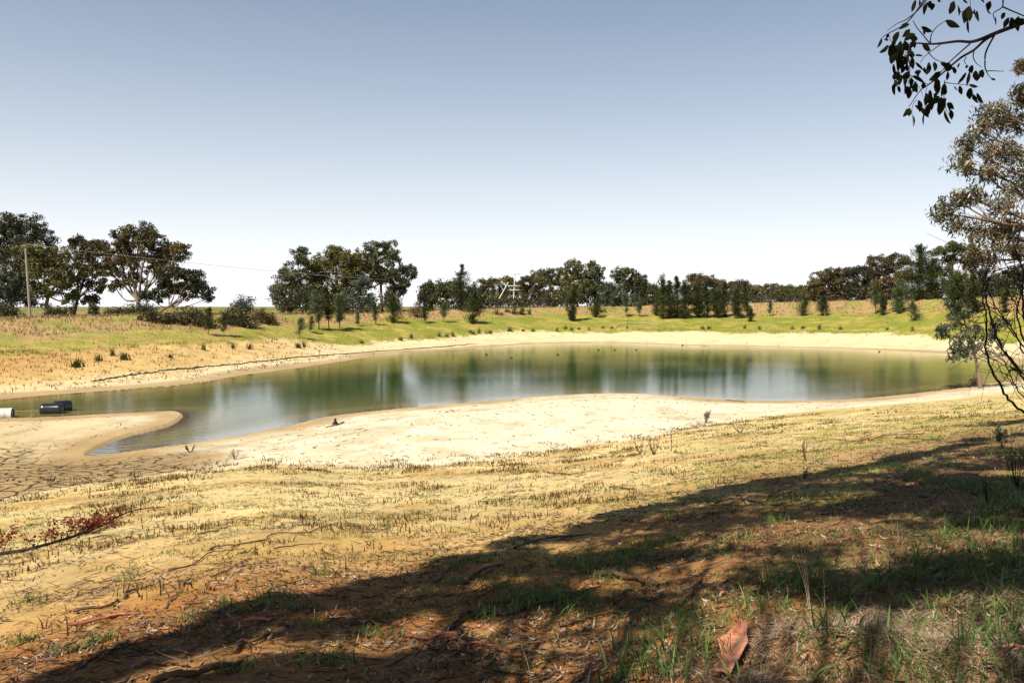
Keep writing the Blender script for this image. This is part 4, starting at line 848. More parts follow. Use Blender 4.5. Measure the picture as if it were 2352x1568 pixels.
for pts, a_, b_ in st:
    P = spline_px([z4(*p) for p in pts], [DS - .3 + rng.uniform(-.3, .3), DS + rng.uniform(-.5, .6)], 5, .008); P[0] = P[0]
    qs.tube(np.concatenate([[bb + rng.normal(size=3) * [.1, .1, 0]], P]) - bb, np.concatenate([[a_ * .8], np.linspace(a_ * .72, b_ * .7, len(P))]), 6, .3)
    for _ in range(10 if a_ > .009 else 5):            # hooked side twigs
        k_ = rng.integers(len(P) // 3, len(P) - 1); d0 = P[k_] ; L = rng.uniform(.2, .75); th = rng.uniform(0, 6.28)
        v = np.array([math.cos(th), rng.uniform(-.3, .3), math.sin(th)]) * L; v2 = v + np.array([-v[2], 0, v[0]]) * rng.uniform(-.7, .7)
        qs.tube(smooth_path([d0, d0 + v * .5, d0 + v2], 3) - bb, np.linspace(.004, .0014, 7), 4, .3)
qs.build('stems', M['twig_dark'], bs, True)

# ------------------------------------------------------------------ ground cover
def scatter(n, r0, r1, a0=-34, a1=34, p=1.0):
    """points in front of the viewer, thinning with distance"""
    a = np.radians(rng.uniform(a0, a1, n)); u = rng.random(n) ** p
    r = r0 * (r1 / r0) ** u
    return r * np.sin(a), r * np.cos(a), a, r
def unslope(x, y): 
    e = .15; gx_ = (terrain(x + e, y) - terrain(x - e, y)) / (2 * e); gy_ = (terrain(x, y + e) - terrain(x, y - e)) / (2 * e)
    return gx_, gy_
def blades(gm, x, y, z, h, wd, lean, tone, seg=3, heading=None):
    """bent tapering blades, each a strip"""
    n = len(x); th = rng.uniform(0, 2 * math.pi, n) if heading is None else heading
    dx, dy = np.cos(th), np.sin(th); fa = rng.uniform(0, 2 * math.pi, n); sx, sy = np.cos(fa), np.sin(fa)
    t = np.linspace(0, 1, seg + 1)
    V = np.zeros((n, seg + 1, 2, 3))
    for k, tt in enumerate(t):
        lx = lean * tt ** 1.8 * h; hz = h * tt * (1 - .35 * np.clip(lean, 0, 1.4) * tt)
        ww = wd * (1 - tt) ** .6 * .5 + wd * .04
        for q, s_ in enumerate((-1, 1)):
            V[:, k, q, 0] = x + dx * lx + sx * ww * s_; V[:, k, q, 1] = y + dy * lx + sy * ww * s_; V[:, k, q, 2] = z + hz
    base = np.arange(n)[:, None] * (seg + 1) * 2; k = np.arange(seg)[None] * 2
    F = np.stack([base + k, base + k + 1, base + k + 3, base + k + 2], -1).reshape(-1, 4)
    gm.add(V.reshape(-1, 3), F, np.repeat(tone, (seg + 1) * 2))
def flats(gm, x, y, L, W, tone, lift=.006, curl=.25, align=None):
    """small curled leaves or bark chips lying on the ground, each of two folded halves"""
    n = len(x); z = terrain(x, y); gx_, gy_ = unslope(x, y)
    th = rng.uniform(0, 2 * math.pi, n) if align is None else align + rng.normal(size=n) * .5
    d = np.stack([np.cos(th), np.sin(th), gx_ * np.cos(th) + gy_ * np.sin(th)], 1); s_ = np.stack([-np.sin(th), np.cos(th), -gx_ * np.sin(th) + gy_ * np.cos(th)], 1)
    tilt = rng.normal(size=n) * .5; s_[:, 2] += tilt; s_ /= np.linalg.norm(s_, axis=1)[:, None]; d[:, 2] += rng.normal(size=n) * .22
    c = np.stack([x, y, z + lift + np.abs(tilt) * W * .5], 1); L = L[:, None]; W = W[:, None]; up = np.array([0, 0, 1.])
    cu = np.abs(rng.normal(size=(n, 1))) * curl * L
    p0 = c - d * L / 2 + up * cu; p3 = c + d * L / 2 + up * cu * .6
    a = c - d * L * .12 + s_ * W / 2; b = c - d * L * .12 - s_ * W / 2; a2 = c + d * L * .2 + s_ * W * .4; b2 = c + d * L * .2 - s_ * W * .4
    V = np.stack([p0, b, a, b2, a2, p3], 1).reshape(-1, 3); B = np.arange(n)[:, None] * 6
    F = np.concatenate([np.stack([B + 1, B + 3, B + 4, B + 2], -1).reshape(-1, 4), np.stack([B, B + 1, B + 2, B], -1).reshape(-1, 4)[:, [0, 1, 2, 2]], np.stack([B + 3, B + 5, B + 4, B + 3], -1).reshape(-1, 4)[:, [0, 1, 2, 2]]])
    return V, F, np.repeat(tone, 6)
def tri_fix(F):
    F = F.copy(); return F
class FL:                                      # leaves built from one quad and two triangles (kept as a triangle mesh)
    def __init__(s): s.V = []; s.F = []; s.A = []; s.n = 0
    def add(s, V, F, A):
        q = F[F[:, 2] != F[:, 3]]; t = F[F[:, 2] == F[:, 3]][:, :3]
        T = np.concatenate([q[:, [0, 1, 2]], q[:, [0, 2, 3]], t]); s.V.append(V); s.F.append(T + s.n); s.A.append(A); s.n += len(V)
    def build(s, name, mat): return make(name, np.concatenate(s.V), np.concatenate(s.F), mat, attr=np.concatenate(s.A))
def slope_t(a, r): return r / np.interp(a, FOOT[0], FOOT[1])
def shade_side(x, y):                           # >0 on the shaded side of the shade's edge
    xe = np.interp(y, EP[:, 1], EP[:, 0]); return (x - xe)
# fallen leaves
F1 = FL(); n = 90000; x, y, a, r = scatter(n, 2.6, 34, p=.85)
t = slope_t(a, r); den = .10 + .75 * sstep(.42, .08, t) + .9 * sstep(.50, .66, fbm(x * .9, y * 1.5, 81)) * sstep(.85, .4, t)
band = np.exp(-((shade_side(x, y) + .2) / .7) ** 2) * .8; den = (den + band) * (t < .95); den *= .45 + .8 * sstep(.38, .6, fbm(x * 2.2, y * 2.2, 83))
k = rng.random(n) < den * .62; x, y, r = x[k], y[k], r[k]; n = len(x)
V, F, A = flats(F1, x, y, rng.uniform(.03, .10, n) * (1 + .012 * r), rng.uniform(.006, .017, n) * (1 + .04 * r), rng.random(n)); F1.add(V, F, A)
tag(F1.build('leaf_litter', M['litter']), 'dry fallen gum leaves strewn over the near slope', 'leaf litter', kind='stuff')
# small twigs
q = FL(); n = 34000; x, y, a, r = scatter(n, 2.6, 38, p=.9); t = slope_t(a, r)
den = (.25 + .6 * sstep(.5, .64, fbm(x * .7 + 9, y * 1.2, 91)) + .4 * np.exp(-((shade_side(x, y)) / .6) ** 2)) * (t < .97)
k = rng.random(n) < den; x, y, r, a = x[k], y[k], r[k], a[k]; n = len(x)
V, F, A = flats(q, x, y, rng.uniform(.06, .34, n), rng.uniform(.004, .012, n) * (1 + .05 * r), rng.random(n), .01, .06, .35 + 0 * x); q.add(V, F, A)
tag(q.build('fallen_twigs', M['twigs']), 'small dark twigs and bark strips lying over the near slope', 'twigs', kind='stuff')
# debris on the silt flats
q = FL(); n = 3000; x, y, a, r = scatter(n, 24, 64, p=1); k = (slope_t(a, r) > 1.0) & (sdist(x, y) > 1); x, y, r = x[k], y[k], r[k]; n = len(x)
V, F, A = flats(q, x, y, rng.uniform(.1, .5, n), rng.uniform(.02, .05, n), rng.random(n) * .7, .015, .05); q.add(V, F, A)
tag(q.build('flat_debris', M['twigs']), 'scattered dark bits of twig and dead weed on the pale silt flat', 'debris', kind='stuff')
# dry stubble in tufts
gm = G(); nc = 6000; x, y, a, r = scatter(nc, 7, 46, p=.75); t = slope_t(a, r); nn = fbm(x * .45, y * .7, 101)
n5 = fbm(x * 1.1, y * 1.6, 105); den = 1.1 * sstep(.80, .93, t + .12 * (nn - .5)) * sstep(1.07, .97, t) * sstep(.36, .5, n5) + .9 * sstep(.3, .55, t) * sstep(.50, .57, nn) * sstep(.42, .52, n5) * (t < 1.0) + .02 * (t > .25) * (t < 1.02)
den = np.where(a > .25, den * .6, den); k = rng.random(nc) < den; x, y, r = x[k], y[k], r[k]
m = rng.integers(5, 34, len(x)); X_ = np.repeat(x, m) + rng.normal(size=m.sum()) * .21; Y_ = np.repeat(y, m) + rng.normal(size=m.sum()) * .2; R_2 = np.repeat(r, m)
blades(gm, X_, Y_, terrain(X_, Y_) - .01, rng.uniform(.03, .17, len(X_)), .011 * (1 + R_2 * .055), rng.uniform(0, 1.1, len(X_)), rng.random(len(X_)), 2)
tag(gm.build('dry_stubble', M['stubble']), 'short brown dry stalks in tufts along the foot of the near slope', 'dry stubble', kind='stuff')
# green grass in tufts, thick where the photo has it
gm = G()
def tufts(pts, nb, spread, h, wd, lean=(.2, 1.1), tone=(.1, 1)):
    for px, py, m in pts:
        c = ground(px, py); s_ = spread * m; k_ = int(nb * m); X_ = c[0] + rng.normal(size=k_) * s_; Y_ = c[1] + rng.normal(size=k_) * s_ * .8
        blades(gm, X_, Y_, terrain(X_, Y_) - .01, rng.uniform(.5, 1.1, k_) * h, rng.uniform(.6, 1.2, k_) * wd, rng.uniform(*lean, k_), rng.uniform(*tone, k_), 4)
tufts([(1480,1250,1),(1440,1268,.8),(1400,1330,.9),(1350,1310,.7),(1270,1350,.8),(1250,1385,1),(1300,1300,.6),(1200,1400,.8),(1150,1350,.7),(1090,1290,.8),(1040,1310,.7),(1060,1340,.7),(980,1370,.7),(1225,1370,1),(1275,1375,1),(1315,1385,.9),(1160,1385,.7),(1100,1420,.6),(1380,1290,.9),(1460,1280,.8),(1510,1255,.9),(1545,1240,.6),(1330,1400,.7),(1420,1300,.8),
  (740,1320,.6),(620,1370,.8),(560,1400,.7),(520,1390,.6),(430,1430,.7),(680,1400,.7),(720,1440,.6),(250,1470,.6),(60,1385,.7),(40,1480,.6),(150,1500,.7),(540,1540,.6),(760,1520,.8),(830,1460,.7),(900,1420,.6),(1190,1240,.5),(880,1210,.5),(960,1180,.5),(300,1330,.5),
  (1620,1120,.6),(1540,1190,.5),(1760,1130,.6),(1880,1060,.7),(1990,1080,.8),(2060,1075,.8),(2120,1085,.9),(2180,1070,.9),(2240,1080,1),(2300,1100,.9),(1700,1240,.6),(1890,1300,.5),(1780,1200,.5),(2150,1010,.8),(2250,980,1),(2100,960,.8),(2330,960,.9),(2200,940,.8),(1960,985,.6),(2030,1060,.7)], 80, .14, .15, .010)
tufts([(1480,1500,1),(1520,1470,1),(1560,1530,1),(1440,1540,.9),(1600,1450,.8),(1630,1500,.9),(1500,1560,.9),(1580,1420,.6)], 38, .13, .22, .010, (.1, .9), (.0, .7))
tufts([(2160,1240,.8),(2190,1225,.6),(2230,1260,.6),(1820,1330,.6),(2330,1300,1),(2345,1350,.8),(2290,1270,.6),(2200,1330,.7),(2100,1330,.6),(1950,1370,.4),(2000,1350,.5)], 46, .12, .17, .012, (.2, 1.2))
# broad single blades close to the viewer
def broad(pts, h, wd, nb=5, sp=.035, tone=(.5, 1)):
    for px, py in pts:
        c = ground(px, py); X_ = c[0] + rng.normal(size=nb) * sp; Y_ = c[1] + rng.normal(size=nb) * sp
        blades(gm, X_, Y_, terrain(X_, Y_) - .01, rng.uniform(.6, 1.15, nb) * h, rng.uniform(.7, 1.2, nb) * wd, rng.uniform(.15, 1.1, nb), rng.uniform(*tone, nb), 6)
broad([(1722,1385),(1735,1390),(1750,1380),(1800,1410),(1830,1420),(1880,1430),(1920,1410),(1960,1400),(2000,1440),(2060,1395),(2090,1440),(2110,1470),(2140,1400),(2180,1380),(2150,1430),(2210,1460),(2240,1420),(2270,1400),(2300,1370),(2320,1330),(2340,1300),(1850,1470),(1900,1500),(1990,1510),(2060,1530),(2120,1520),(2200,1540),(2300,1480),(1760,1540),(1700,1560),(2330,1420),(2250,1340),(2280,1320)], .15, .013)
broad([(1475,1540),(1430,1560),(1530,1560),(1590,1560),(1620,1530),(2310,1300),(2335,1320)], .2, .012, 7)
tufts([(2210,1120,1),(2260,1130,1),(2300,1150,1.1),(2340,1170,1.1),(2320,1220,1),(2345,1260,1.1),(2280,1180,.9),(2150,1110,.8),(2100,1100,.8),(2340,1060,1.1),(2300,1045,1),(2230,1205,.7),(1830,1360,.8),(1870,1350,.8),(1800,1340,.7),(2130,1300,.8),(2050,1330,.7),(2240,1300,.8),(2345,1420,1),(2300,1480,.9),(2345,1540,1),(1910,1450,.6),(2080,1550,.8),(2180,1560,.8)], 70, .16, .24, .011, (.2, 1.1), (.0, .8))
broad([(1700,1400),(1712,1420),(1740,1405),(1765,1425),(1790,1400),(1815,1440),(1940,1450),(2020,1470),(2070,1480),(2130,1445),(2165,1500),(2220,1500),(2250,1550),(2280,1440),(2310,1550),(2335,1480),(1880,1560),(1950,1550),(2010,1560),(1820,1520)], .19, .014, 4)
# thin green fuzz on the slope
n = 30000; x, y, a, r = scatter(n, 3, 50, p=.8); t = slope_t(a, r); nf = fbm(x * .5, y * .8, 111) + fbm(x * 2, y * 2, 113) * .4
k = (rng.random(n) < sstep(.66, .82, nf + .16 * sstep(.1, .5, a)) * (t < .96)); x, y, r = x[k], y[k], r[k]; n = len(x)
x = np.repeat(x, 5) + rng.normal(size=5 * n) * .07; y = np.repeat(y, 5) + rng.normal(size=5 * n) * .07; r = np.repeat(r, 5); n = len(x)
blades(gm, x, y, terrain(x, y) - .005, rng.uniform(.025, .075, n), .004 * (1 + r * .12), rng.uniform(.2, 1, n), rng.random(n) * .9, 2)
tag(gm.build('grass', M['grass']), 'green grass growing in patches over the near slope', 'grass', kind='stuff')
# straw mats in the lower right corner
gm = G(); n = 150000; x = rng.uniform(.4, 5.5, n); y = rng.uniform(2.6, 6.0, n)
md = vnoise(x * 1.7 + 4, y * 1.7, 21); k = rng.random(n) < (sstep(.35, .65, md) * .9 + .12) * sstep(.5, 1.3, x - (y - 3.2) * .25) * sstep(5.6, 4.4, y - .12 * x) ; x, y = x[k], y[k]; n = len(x)
z = terrain(x, y); hd = rng.uniform(0, 6.28, n)
blades(gm, x, y, z - .01 + rng.random(n) * .035, rng.uniform(.02, .06, n), rng.uniform(.0028, .0055, n), rng.uniform(1.5, 4.0, n), rng.random(n), 4, hd)
tag(gm.build('straw', M['straw']), 'matted pale dead grass in the lower right corner', 'dead grass', kind='stuff')
# dry grass on the far crest and turf on the far bank
gm = G(); n = 150000; x, y, a, r = scatter(n, 60, 215, -33, 33, p=1); g1 = np.interp(a, *GREEN_HI); rc = np.interp(a, CREST[0], CREST[1]); rs = np.interp(a, FSH[0], FSH[1])
k = (r > g1 + fbm(x * .2, y * .2, 7) * 6 - 2) & (r < rc + 14) & (rng.random(n) < .35 + .6 * sstep(.4, .6, fbm(x * .35, y * .35, 121))); x, y, r = x[k], y[k], r[k]; n = len(x)
blades(gm, x, y, terrain(x, y) - .03, rng.uniform(.15, .6, n), .03 + r * .0007, rng.uniform(.1, .8, n), rng.random(n), 2)
tag(gm.build('dry_grass', M['drygrass']), 'tall pinkish-brown dry grass along the crest of the far bank', 'dry grass', kind='stuff')
gm = G(); n = 90000; x, y, a, r = scatter(n, 60, 200, -33, 33, p=1); g0 = np.interp(a, *GREEN_LO); g1 = np.interp(a, *GREEN_HI)
k = (r > g0 - 2 + fbm(x * .3, y * .3, 131) * 5) & (r < g1 + 3) & (rng.random(n) < sstep(.36, .6, fbm(x * .3, y * .55, 133)) * np.where(a < -.2, .6, 1)); x, y, r = x[k], y[k], r[k]; n = len(x)
blades(gm, x, y, terrain(x, y) - .02, rng.uniform(.06, .24, n), .05 + r * .0007, rng.uniform(.4, 1.2, n), rng.random(n), 2)
tag(gm.build('bank_turf', M['bankgrass']), 'lime-green turf covering the lower far bank', 'turf', kind='stuff')
gm = G(); n = 16000; x, y, a, r = scatter(n, 55, 170, -33, 33, p=1); g0 = np.interp(a, *GREEN_LO); rs = np.interp(a, FSH[0], FSH[1])
k = (r < g0 + 2) & (r > rs + 3) & (rng.random(n) < np.where(a < -.2, .6, .04) + .9 * np.exp(-((r - g0) / 1.6) ** 2)) ; x, y, r = x[k], y[k], r[k]; n = len(x)
x = np.repeat(x, 4) + rng.normal(size=4 * n) * .2; y = np.repeat(y, 4) + rng.normal(size=4 * n) * .2; r = np.repeat(r, 4); n *= 4
blades(gm, x, y, terrain(x, y) - .02, rng.uniform(.1, .35, n), .03 + r * .0004, rng.uniform(.1, .7, n), rng.random(n), 2)
tag(gm.build('dry_weeds', M['stubble']), 'sparse brown weeds on the sandy far bank and along its turf edge', 'weeds', kind='stuff')

# rush tufts along the far shore
RT = [(574,802),(686,799),(699,797),(831,789),(920,782),(944,777),(1009,772),(1027,774),(1041,773),(1080,764),(1086,768),(1101,766),(1116,767),(1125,766),(1168,761),(1172,761),(1201,761),(1279,760),(1299,756),(1313,759),(1353,759),(1385,754),(1406,755),(1440,755),(1614,756),(1629,756),(1710,755),(1820,757),(1844,755),(1881,757),(1931,757),(2037,758),(2096,761),(1225,762),(1330,757),(1745,757)]
def rush(h, w_, nb, name='rush_tuft', mat='rush'):
    q = G(); blades(q, rng.normal(size=nb) * w_, rng.normal(size=nb) * w_, np.full(nb, -.05), rng.uniform(.5, 1.05, nb) * h, np.full(nb, .07), rng.uniform(.05, .6, nb), rng.random(nb), 3)
    return q.build(name, M[mat])
protos = [rush(.9, .18, 40), rush(.75, .17, 46), rush(1.15, .14, 34)]
for i, (px, py) in enumerate(RT):
    o = protos[i] if i < 3 else protos[i % 3].copy()
    if i >= 3: COL.objects.link(o)
    b = ground(px, py); o.location = list(b); o.rotation_euler = (0, 0, rng.uniform(0, 6)); o.scale = [rng.uniform(.75, 1.25)] * 3
    LM = [(600,'by the thicket'),(760,'under the sapling trio'),(900,'below the middle gum group'),(1000,'right of the middle gum group'),(1060,'below the lone slender sapling'),(1110,'below the dark conical she-oak'),(1150,'left of the transformer pole'),(1240,'right of the transformer pole'),(1360,'below the narrow dark she-oak'),(1450,'below the knob-topped gum'),(1560,'under the curved pipe'),(1650,'under the wide she-oak clump'),(1780,'right of the wide she-oak clump'),(1900,'below the brown dome-shaped gum'),(2000,'left of the right-hand group of three'),(2400,'below the small round pale she-oak')]
    where = [w_ for l_, w_ in LM if px < l_][0]
    tag(o, 'small dark rush tuft where turf meets sand, ' + where, 'rush', 'rush tufts along the far shore')
for lab, px, py, s_ in [('largest green rush clump on the ochre left bank', 174, 842, 1.5), ('spiky green clump right of the largest one on the left bank', 285, 825, 1.3), ('thin brown weed between the two green clumps', 260, 817, .9), ('low brown weed just right of the largest green clump', 227, 828, .9), ('little green weed high on the sandy left bank', 390, 821, .7), ('small upright weed near the turf edge on the left bank', 467, 804, 1.0), ('pale small tuft right of the upright weed on the left bank', 536, 801, .9),
        ('dark rushes below the crest left of the transformer pole', 1140, 722, 1.9), ('tall rushes just left of the transformer pole base', 1165, 718, 1.7), ('short rushes between two taller ones by the transformer pole', 1152, 724, 1.3), ('tall dark rush clump below the transformer pole', 1180, 722, 2.0), ('rushes right of the clump below the transformer pole', 1215, 722, 1.6)]:
    o = protos[rng.integers(0, 3)].copy(); COL.objects.link(o); o.location = list(ground(px, py)); o.scale = [s_] * 3; o.rotation_euler = (0, 0, rng.uniform(0, 6)); tag(o, lab, 'rush', 'rush clumps on the far bank')

# ------------------------------------------------------------------ fallen sticks, bark and dead plants
def stick(label, pts, r0, r1, mat='stick', name='fallen_stick', forks=(), cat='stick', lift=.01, n=6, jit=.012):
    P = np.array([ground(*p) for p in pts]); P = smooth_path(P, n, jit)
    z = terrain(P[:, 0], P[:, 1]); rad = np.linspace(r0, r1, len(P)); P[:, 2] = z + rad * .8 + lift + np.abs(np.sin(np.linspace(0, 7, len(P)))) * r0 * .8
    c = P[0].copy(); q = G(); q.tube(P - c, rad * rng.uniform(.85, 1.15, len(P)), 6, .5)
    for f, ang, L in forks:
        k_ = int(f * (len(P) - 1)); d = P[min(k_ + 1, len(P) - 1)] - P[max(k_ - 1, 0)]; d /= np.linalg.norm(d); ca, sa = math.cos(ang), math.sin(ang)
        v = np.array([d[0] * ca - d[1] * sa, d[0] * sa + d[1] * ca, .0]); E = np.array([P[k_] + v * L * t_ + np.array([0, 0, .03 + .02 * math.sin(t_ * 5)]) * (t_ > 0) for t_ in (0, .35, .7, 1)])
        E[1:, 2] = terrain(E[1:, 0], E[1:, 1]) + .02; q.tube(smooth_path(E, 4, .005) - c, np.linspace(rad[k_] * .6, rad[k_] * .2, 13), 6, .4)
    o = q.build(name, M[mat], None, True); o.location = list(c); tag(o, label, cat, 'fallen sticks on the near slope'); return o
S_ = stick
S_('long reddish-brown forked branch curving through the centre foreground', [(1018,1462),(1053,1429),(1083,1413),(1157,1416),(1208,1402),(1294,1382),(1327,1364),(1380,1352)], .019, .008, forks=[(.72, -.5, .4), (.9, .4, .2)])
S_('crooked reddish branch with upturned knee below the long forked one', [(930,1466),(955,1469),(991,1474),(1042,1460),(1068,1488),(1098,1486),(1163,1506),(1196,1514)], .015, .009, 'stick_red', forks=[(.25, .9, .25), (.6, 2.6, .3)])
S_('thick dark charred stick slanting up left of centre foreground', [(1060,1345),(1080,1334),(1116,1313),(1160,1297)], .024, .012)
S_('thick brown limb lying half in shade right of the green tufts', [(1365,1325),(1431,1331),(1478,1346),(1510,1352)], .03, .018)
S_('thin dark stick above the charred one', [(1000,1340),(1021,1322),(1065,1287)], .01, .006)
S_('short dark stick on the sunlit slope, upper centre', [(1257,1087),(1304,1091),(1347,1091)], .02, .008, forks=[(.3, .5, .3)])
S_('brown stick on the sunlit slope right of the upper centre one', [(1400,1120),(1440,1125),(1462,1128)], .016, .01)
S_('long thin wavy stick on the sunlit slope left of centre', [(480,1266),(497,1260),(551,1253),(605,1243),(632,1229),(722,1219),(773,1203)], .013, .006, forks=[(.3, -.6, .5)])
S_('bent stick below the long wavy one', [(386,1313),(437,1303),(480,1273),(560,1262)], .012, .005, forks=[(.5, .7, .3)])
S_('thin arched stick right of the bent one', [(630,1262),(660,1258),(689,1253),(739,1250)], .009, .005)
S_('black bent stick on the litter in the lower left', [(171,1407),(218,1402),(255,1394),(269,1381)], .016, .01)
S_('long smooth reddish stick in the lower left', [(158,1439),(235,1428),(290,1414),(319,1407)], .017, .009, 'stick_red')
S_('dark forked stick above the black bent one', [(285,1378),(302,1360),(346,1347),(352,1330)], .012, .005, forks=[(.6, .5, .15)])
S_('dark straight stick at the left edge', [(-30,1305),(0,1300),(64,1290)], .013, .007)
S_('thin grey stick rising toward the shade edge', [(610,1368),(640,1350),(706,1330)], .01, .005)
S_('dark branch in the shade below the shade edge, left of centre', [(538,1502),(556,1480),(588,1478),(675,1444)], .016, .007, forks=[(.5, -.5, .25)])
S_('dark curved stick parallel above the last one', [(520,1470),(560,1448),(640,1420)], .013, .006)
S_('pale curled bark stick near the lower left bottom', [(326,1532),(380,1530),(430,1537)], .014, .01)
S_('thick brown bark-covered branch at the bottom left of centre', [(350,1575),(420,1562),(504,1545),(560,1530)], .026, .014)
S_('long forked dead branch on the sunlit right slope', [(1880,1014),(1921,1011),(1985,1011),(2035,1001),(2088,999),(2123,996)], .007, .016, forks=[(.25, 2.7, 1.2), (.4, -2.6, 1.0), (.6, 2.8, .9), (.15, .5, .6)])
S_('dark branch lying along the shade edge at the right', [(2060,1006),(2125,1011),(2185,1018),(2238,1023),(2278,1019),(2330,1014)], .009, .018, forks=[(.5, 2.6, 1.0), (.7, -2.7, .8)])
S_('bundle-like dark stick where the shade meets the sunlit centre', [(1180,1262),(1230,1246),(1300,1236),(1360,1228)], .014, .008, forks=[(.3, .3, .3), (.5, -.3, .4), (.6, .4, .4)])
S_('second dark twig of the tangle at the shade edge', [(1200,1240),(1260,1250),(1330,1246)], .01, .006, forks=[(.4, -.4, .3)])
S_('dark stick on the shaded bare soil at right', [(1640,1158),(1700,1150),(1760,1163),(1800,1160)], .018, .01)
S_('short stick in the shade near the tall straw stalks', [(1560,1395),(1590,1360),(1612,1330)], .018, .008, forks=[(.4, .6, .2)])
S_('rotting bark strip in the central shade', [(1290,1440),(1350,1425),(1400,1412)], .012, .006)
S_('brown stick beside the pale silt flat, upper left slope', [(455,1228),(500,1219),(530,1210)], .012, .006)
S_('dark stick low on the pale flat at right', [(1668,921),(1690,922),(1712,924)], .03, .02, lift=.03)
S_('pale driftwood twigs at the near waterline on the right', [(1990,914),(2040,905),(2090,897),(2125,893)], .02, .012, 'bark', forks=[(.3, .6, .9), (.6, .7, .7)])
for i in range(38):                             # more of the same, smaller
    px = rng.uniform(20, 1900); py = np.interp(px, [0, 600, 1200, 1900], [1560, 1500, 1420, 1120]) - abs(rng.normal()) * 130
    L = rng.uniform(25, 75); a_ = rng.normal() * .35 - .25
    where = [w_ for l_, w_ in [(250, 'near the long smooth reddish stick'), (500, 'below the bent stick on the left slope'), (750, 'left of the charred stick'), (1000, 'near the crooked reddish branch'), (1300, 'by the long forked branch'), (1600, 'near the thick half-shaded limb'), (1900, 'on the right slope under the dead weeds')] if px < l_ or l_ == 1900][0]
    S_(['small dark stick in the litter ', 'small pale stick in the litter '][i % 2] + where, [(px, py), (px + L * .5, py + L * a_ * .5 + rng.normal() * 4), (px + L, py + L * a_)], rng.uniform(.007, .013), .004, ['stick', 'bark'][i % 2])
# red dead branch with leaves at the left edge
rbp = ground(60, 1262); rb = empty('dead_branch', rbp, 'fallen branch with rust-red dead leaves at the left edge', 'branch'); q = G(); ql = G()
P = smooth_path([ground(-40,1285),(ground(100,1257)),(ground(190,1228)),(ground(250,1203)),(ground(300,1178)),(ground(380,1168))], 6, .01); P[:, 2] = terrain(P[:, 0], P[:, 1]) + .04
q.tube(P - rbp, np.linspace(.03, .01, len(P)), 6, .3)
for i in range(46):
    k_ = rng.integers(0, int(len(P) * .72)); d0 = P[k_]; v = np.array([rng.normal() * .3 - .1, rng.uniform(.1, .9), rng.uniform(.03, .22)]) * rng.uniform(.4, 1.0); v[1] *= 1.2 if k_ < 14 else .6
    tt = smooth_path([d0, d0 + v * .5 + [0, 0, .08], d0 + v], 3, .01); tt[:, 2] = np.maximum(tt[:, 2], terrain(tt[:, 0], tt[:, 1]) + .02); q.tube(tt - rbp, np.linspace(.008, .002, len(tt)), 4, .5)
    leaf_cloud(ql, np.array([tt[3] - rbp, tt[-1] - rbp]), np.full((2, 3), .10 if k_ < 20 else .06), 22 if k_ < 16 else 9, .05, .2, .5)
q.build('limb', M['twig_dark'], rb, True); ql.build('dead_leaves', M['redleaf'], rb)
# the torn sheet of red bark in the foreground
c = ground(1690, 1490); bk = bpy.data.meshes.new('x'); bpy.data.meshes.remove(bk)
OUTL = [(1640,1565),(1645,1530),(1652,1515),(1643,1490),(1662,1482),(1680,1462),(1695,1452),(1700,1432),(1718,1455),(1720,1470),(1712,1500),(1705,1520),(1690,1545),(1668,1566)]
lp = [(1652,1568,1690,1556),(1649,1545,1698,1538),(1652,1520,1707,1514),(1648,1492,1714,1494),(1668,1480,1719,1475),(1690,1458,1718,1458),(1699,1436,1704,1438)]
V = []; nv = 9
for (xa, ya, xb, yb) in lp:
    A = ground(xa, ya); B = ground(xb, yb)
    for k_ in range(nv):
        f = k_ / (nv - 1); p_ = A * (1 - f) + B * f; p_[2] = tz(p_[0], p_[1]) + .03 + .035 * (2 * f - 1) ** 2 + rng.normal() * .003 + .012 * math.sin(f * 9 + xa); V.append(p_ + np.array([rng.normal() * .009, rng.normal() * .006, 0]) * (k_ in (0, nv - 1)))
V = np.array(V); nr_ = len(lp); top = V - c; bot = top - [0, 0, .008]
Fb = [[i * nv + j, i * nv + j + 1, (i + 1) * nv + j + 1, (i + 1) * nv + j] for i in range(nr_ - 1) for j in range(nv - 1)]
Fb2 = [[v + nr_ * nv for v in f[::-1]] for f in Fb]
rim = [i * nv for i in range(nr_)] + [(nr_ - 1) * nv + j for j in range(1, nv)] + [i * nv + nv - 1 for i in range(nr_ - 2, -1, -1)] + [j for j in range(nv - 2, 0, -1)]
Fr = [[rim[k_], rim[(k_ + 1) % len(rim)], rim[(k_ + 1) % len(rim)] + nr_ * nv, rim[k_] + nr_ * nv] for k_ in range(len(rim))]
o = make('bark_piece', np.concatenate([top, bot]), Fb + Fb2 + Fr, M['bark_sheet'], attr=np.full(2 * nr_ * nv, .5), smooth=True); o.location = list(c)
tag(o, 'large torn sheet of salmon-red bark lying on straw at the bottom', 'bark')
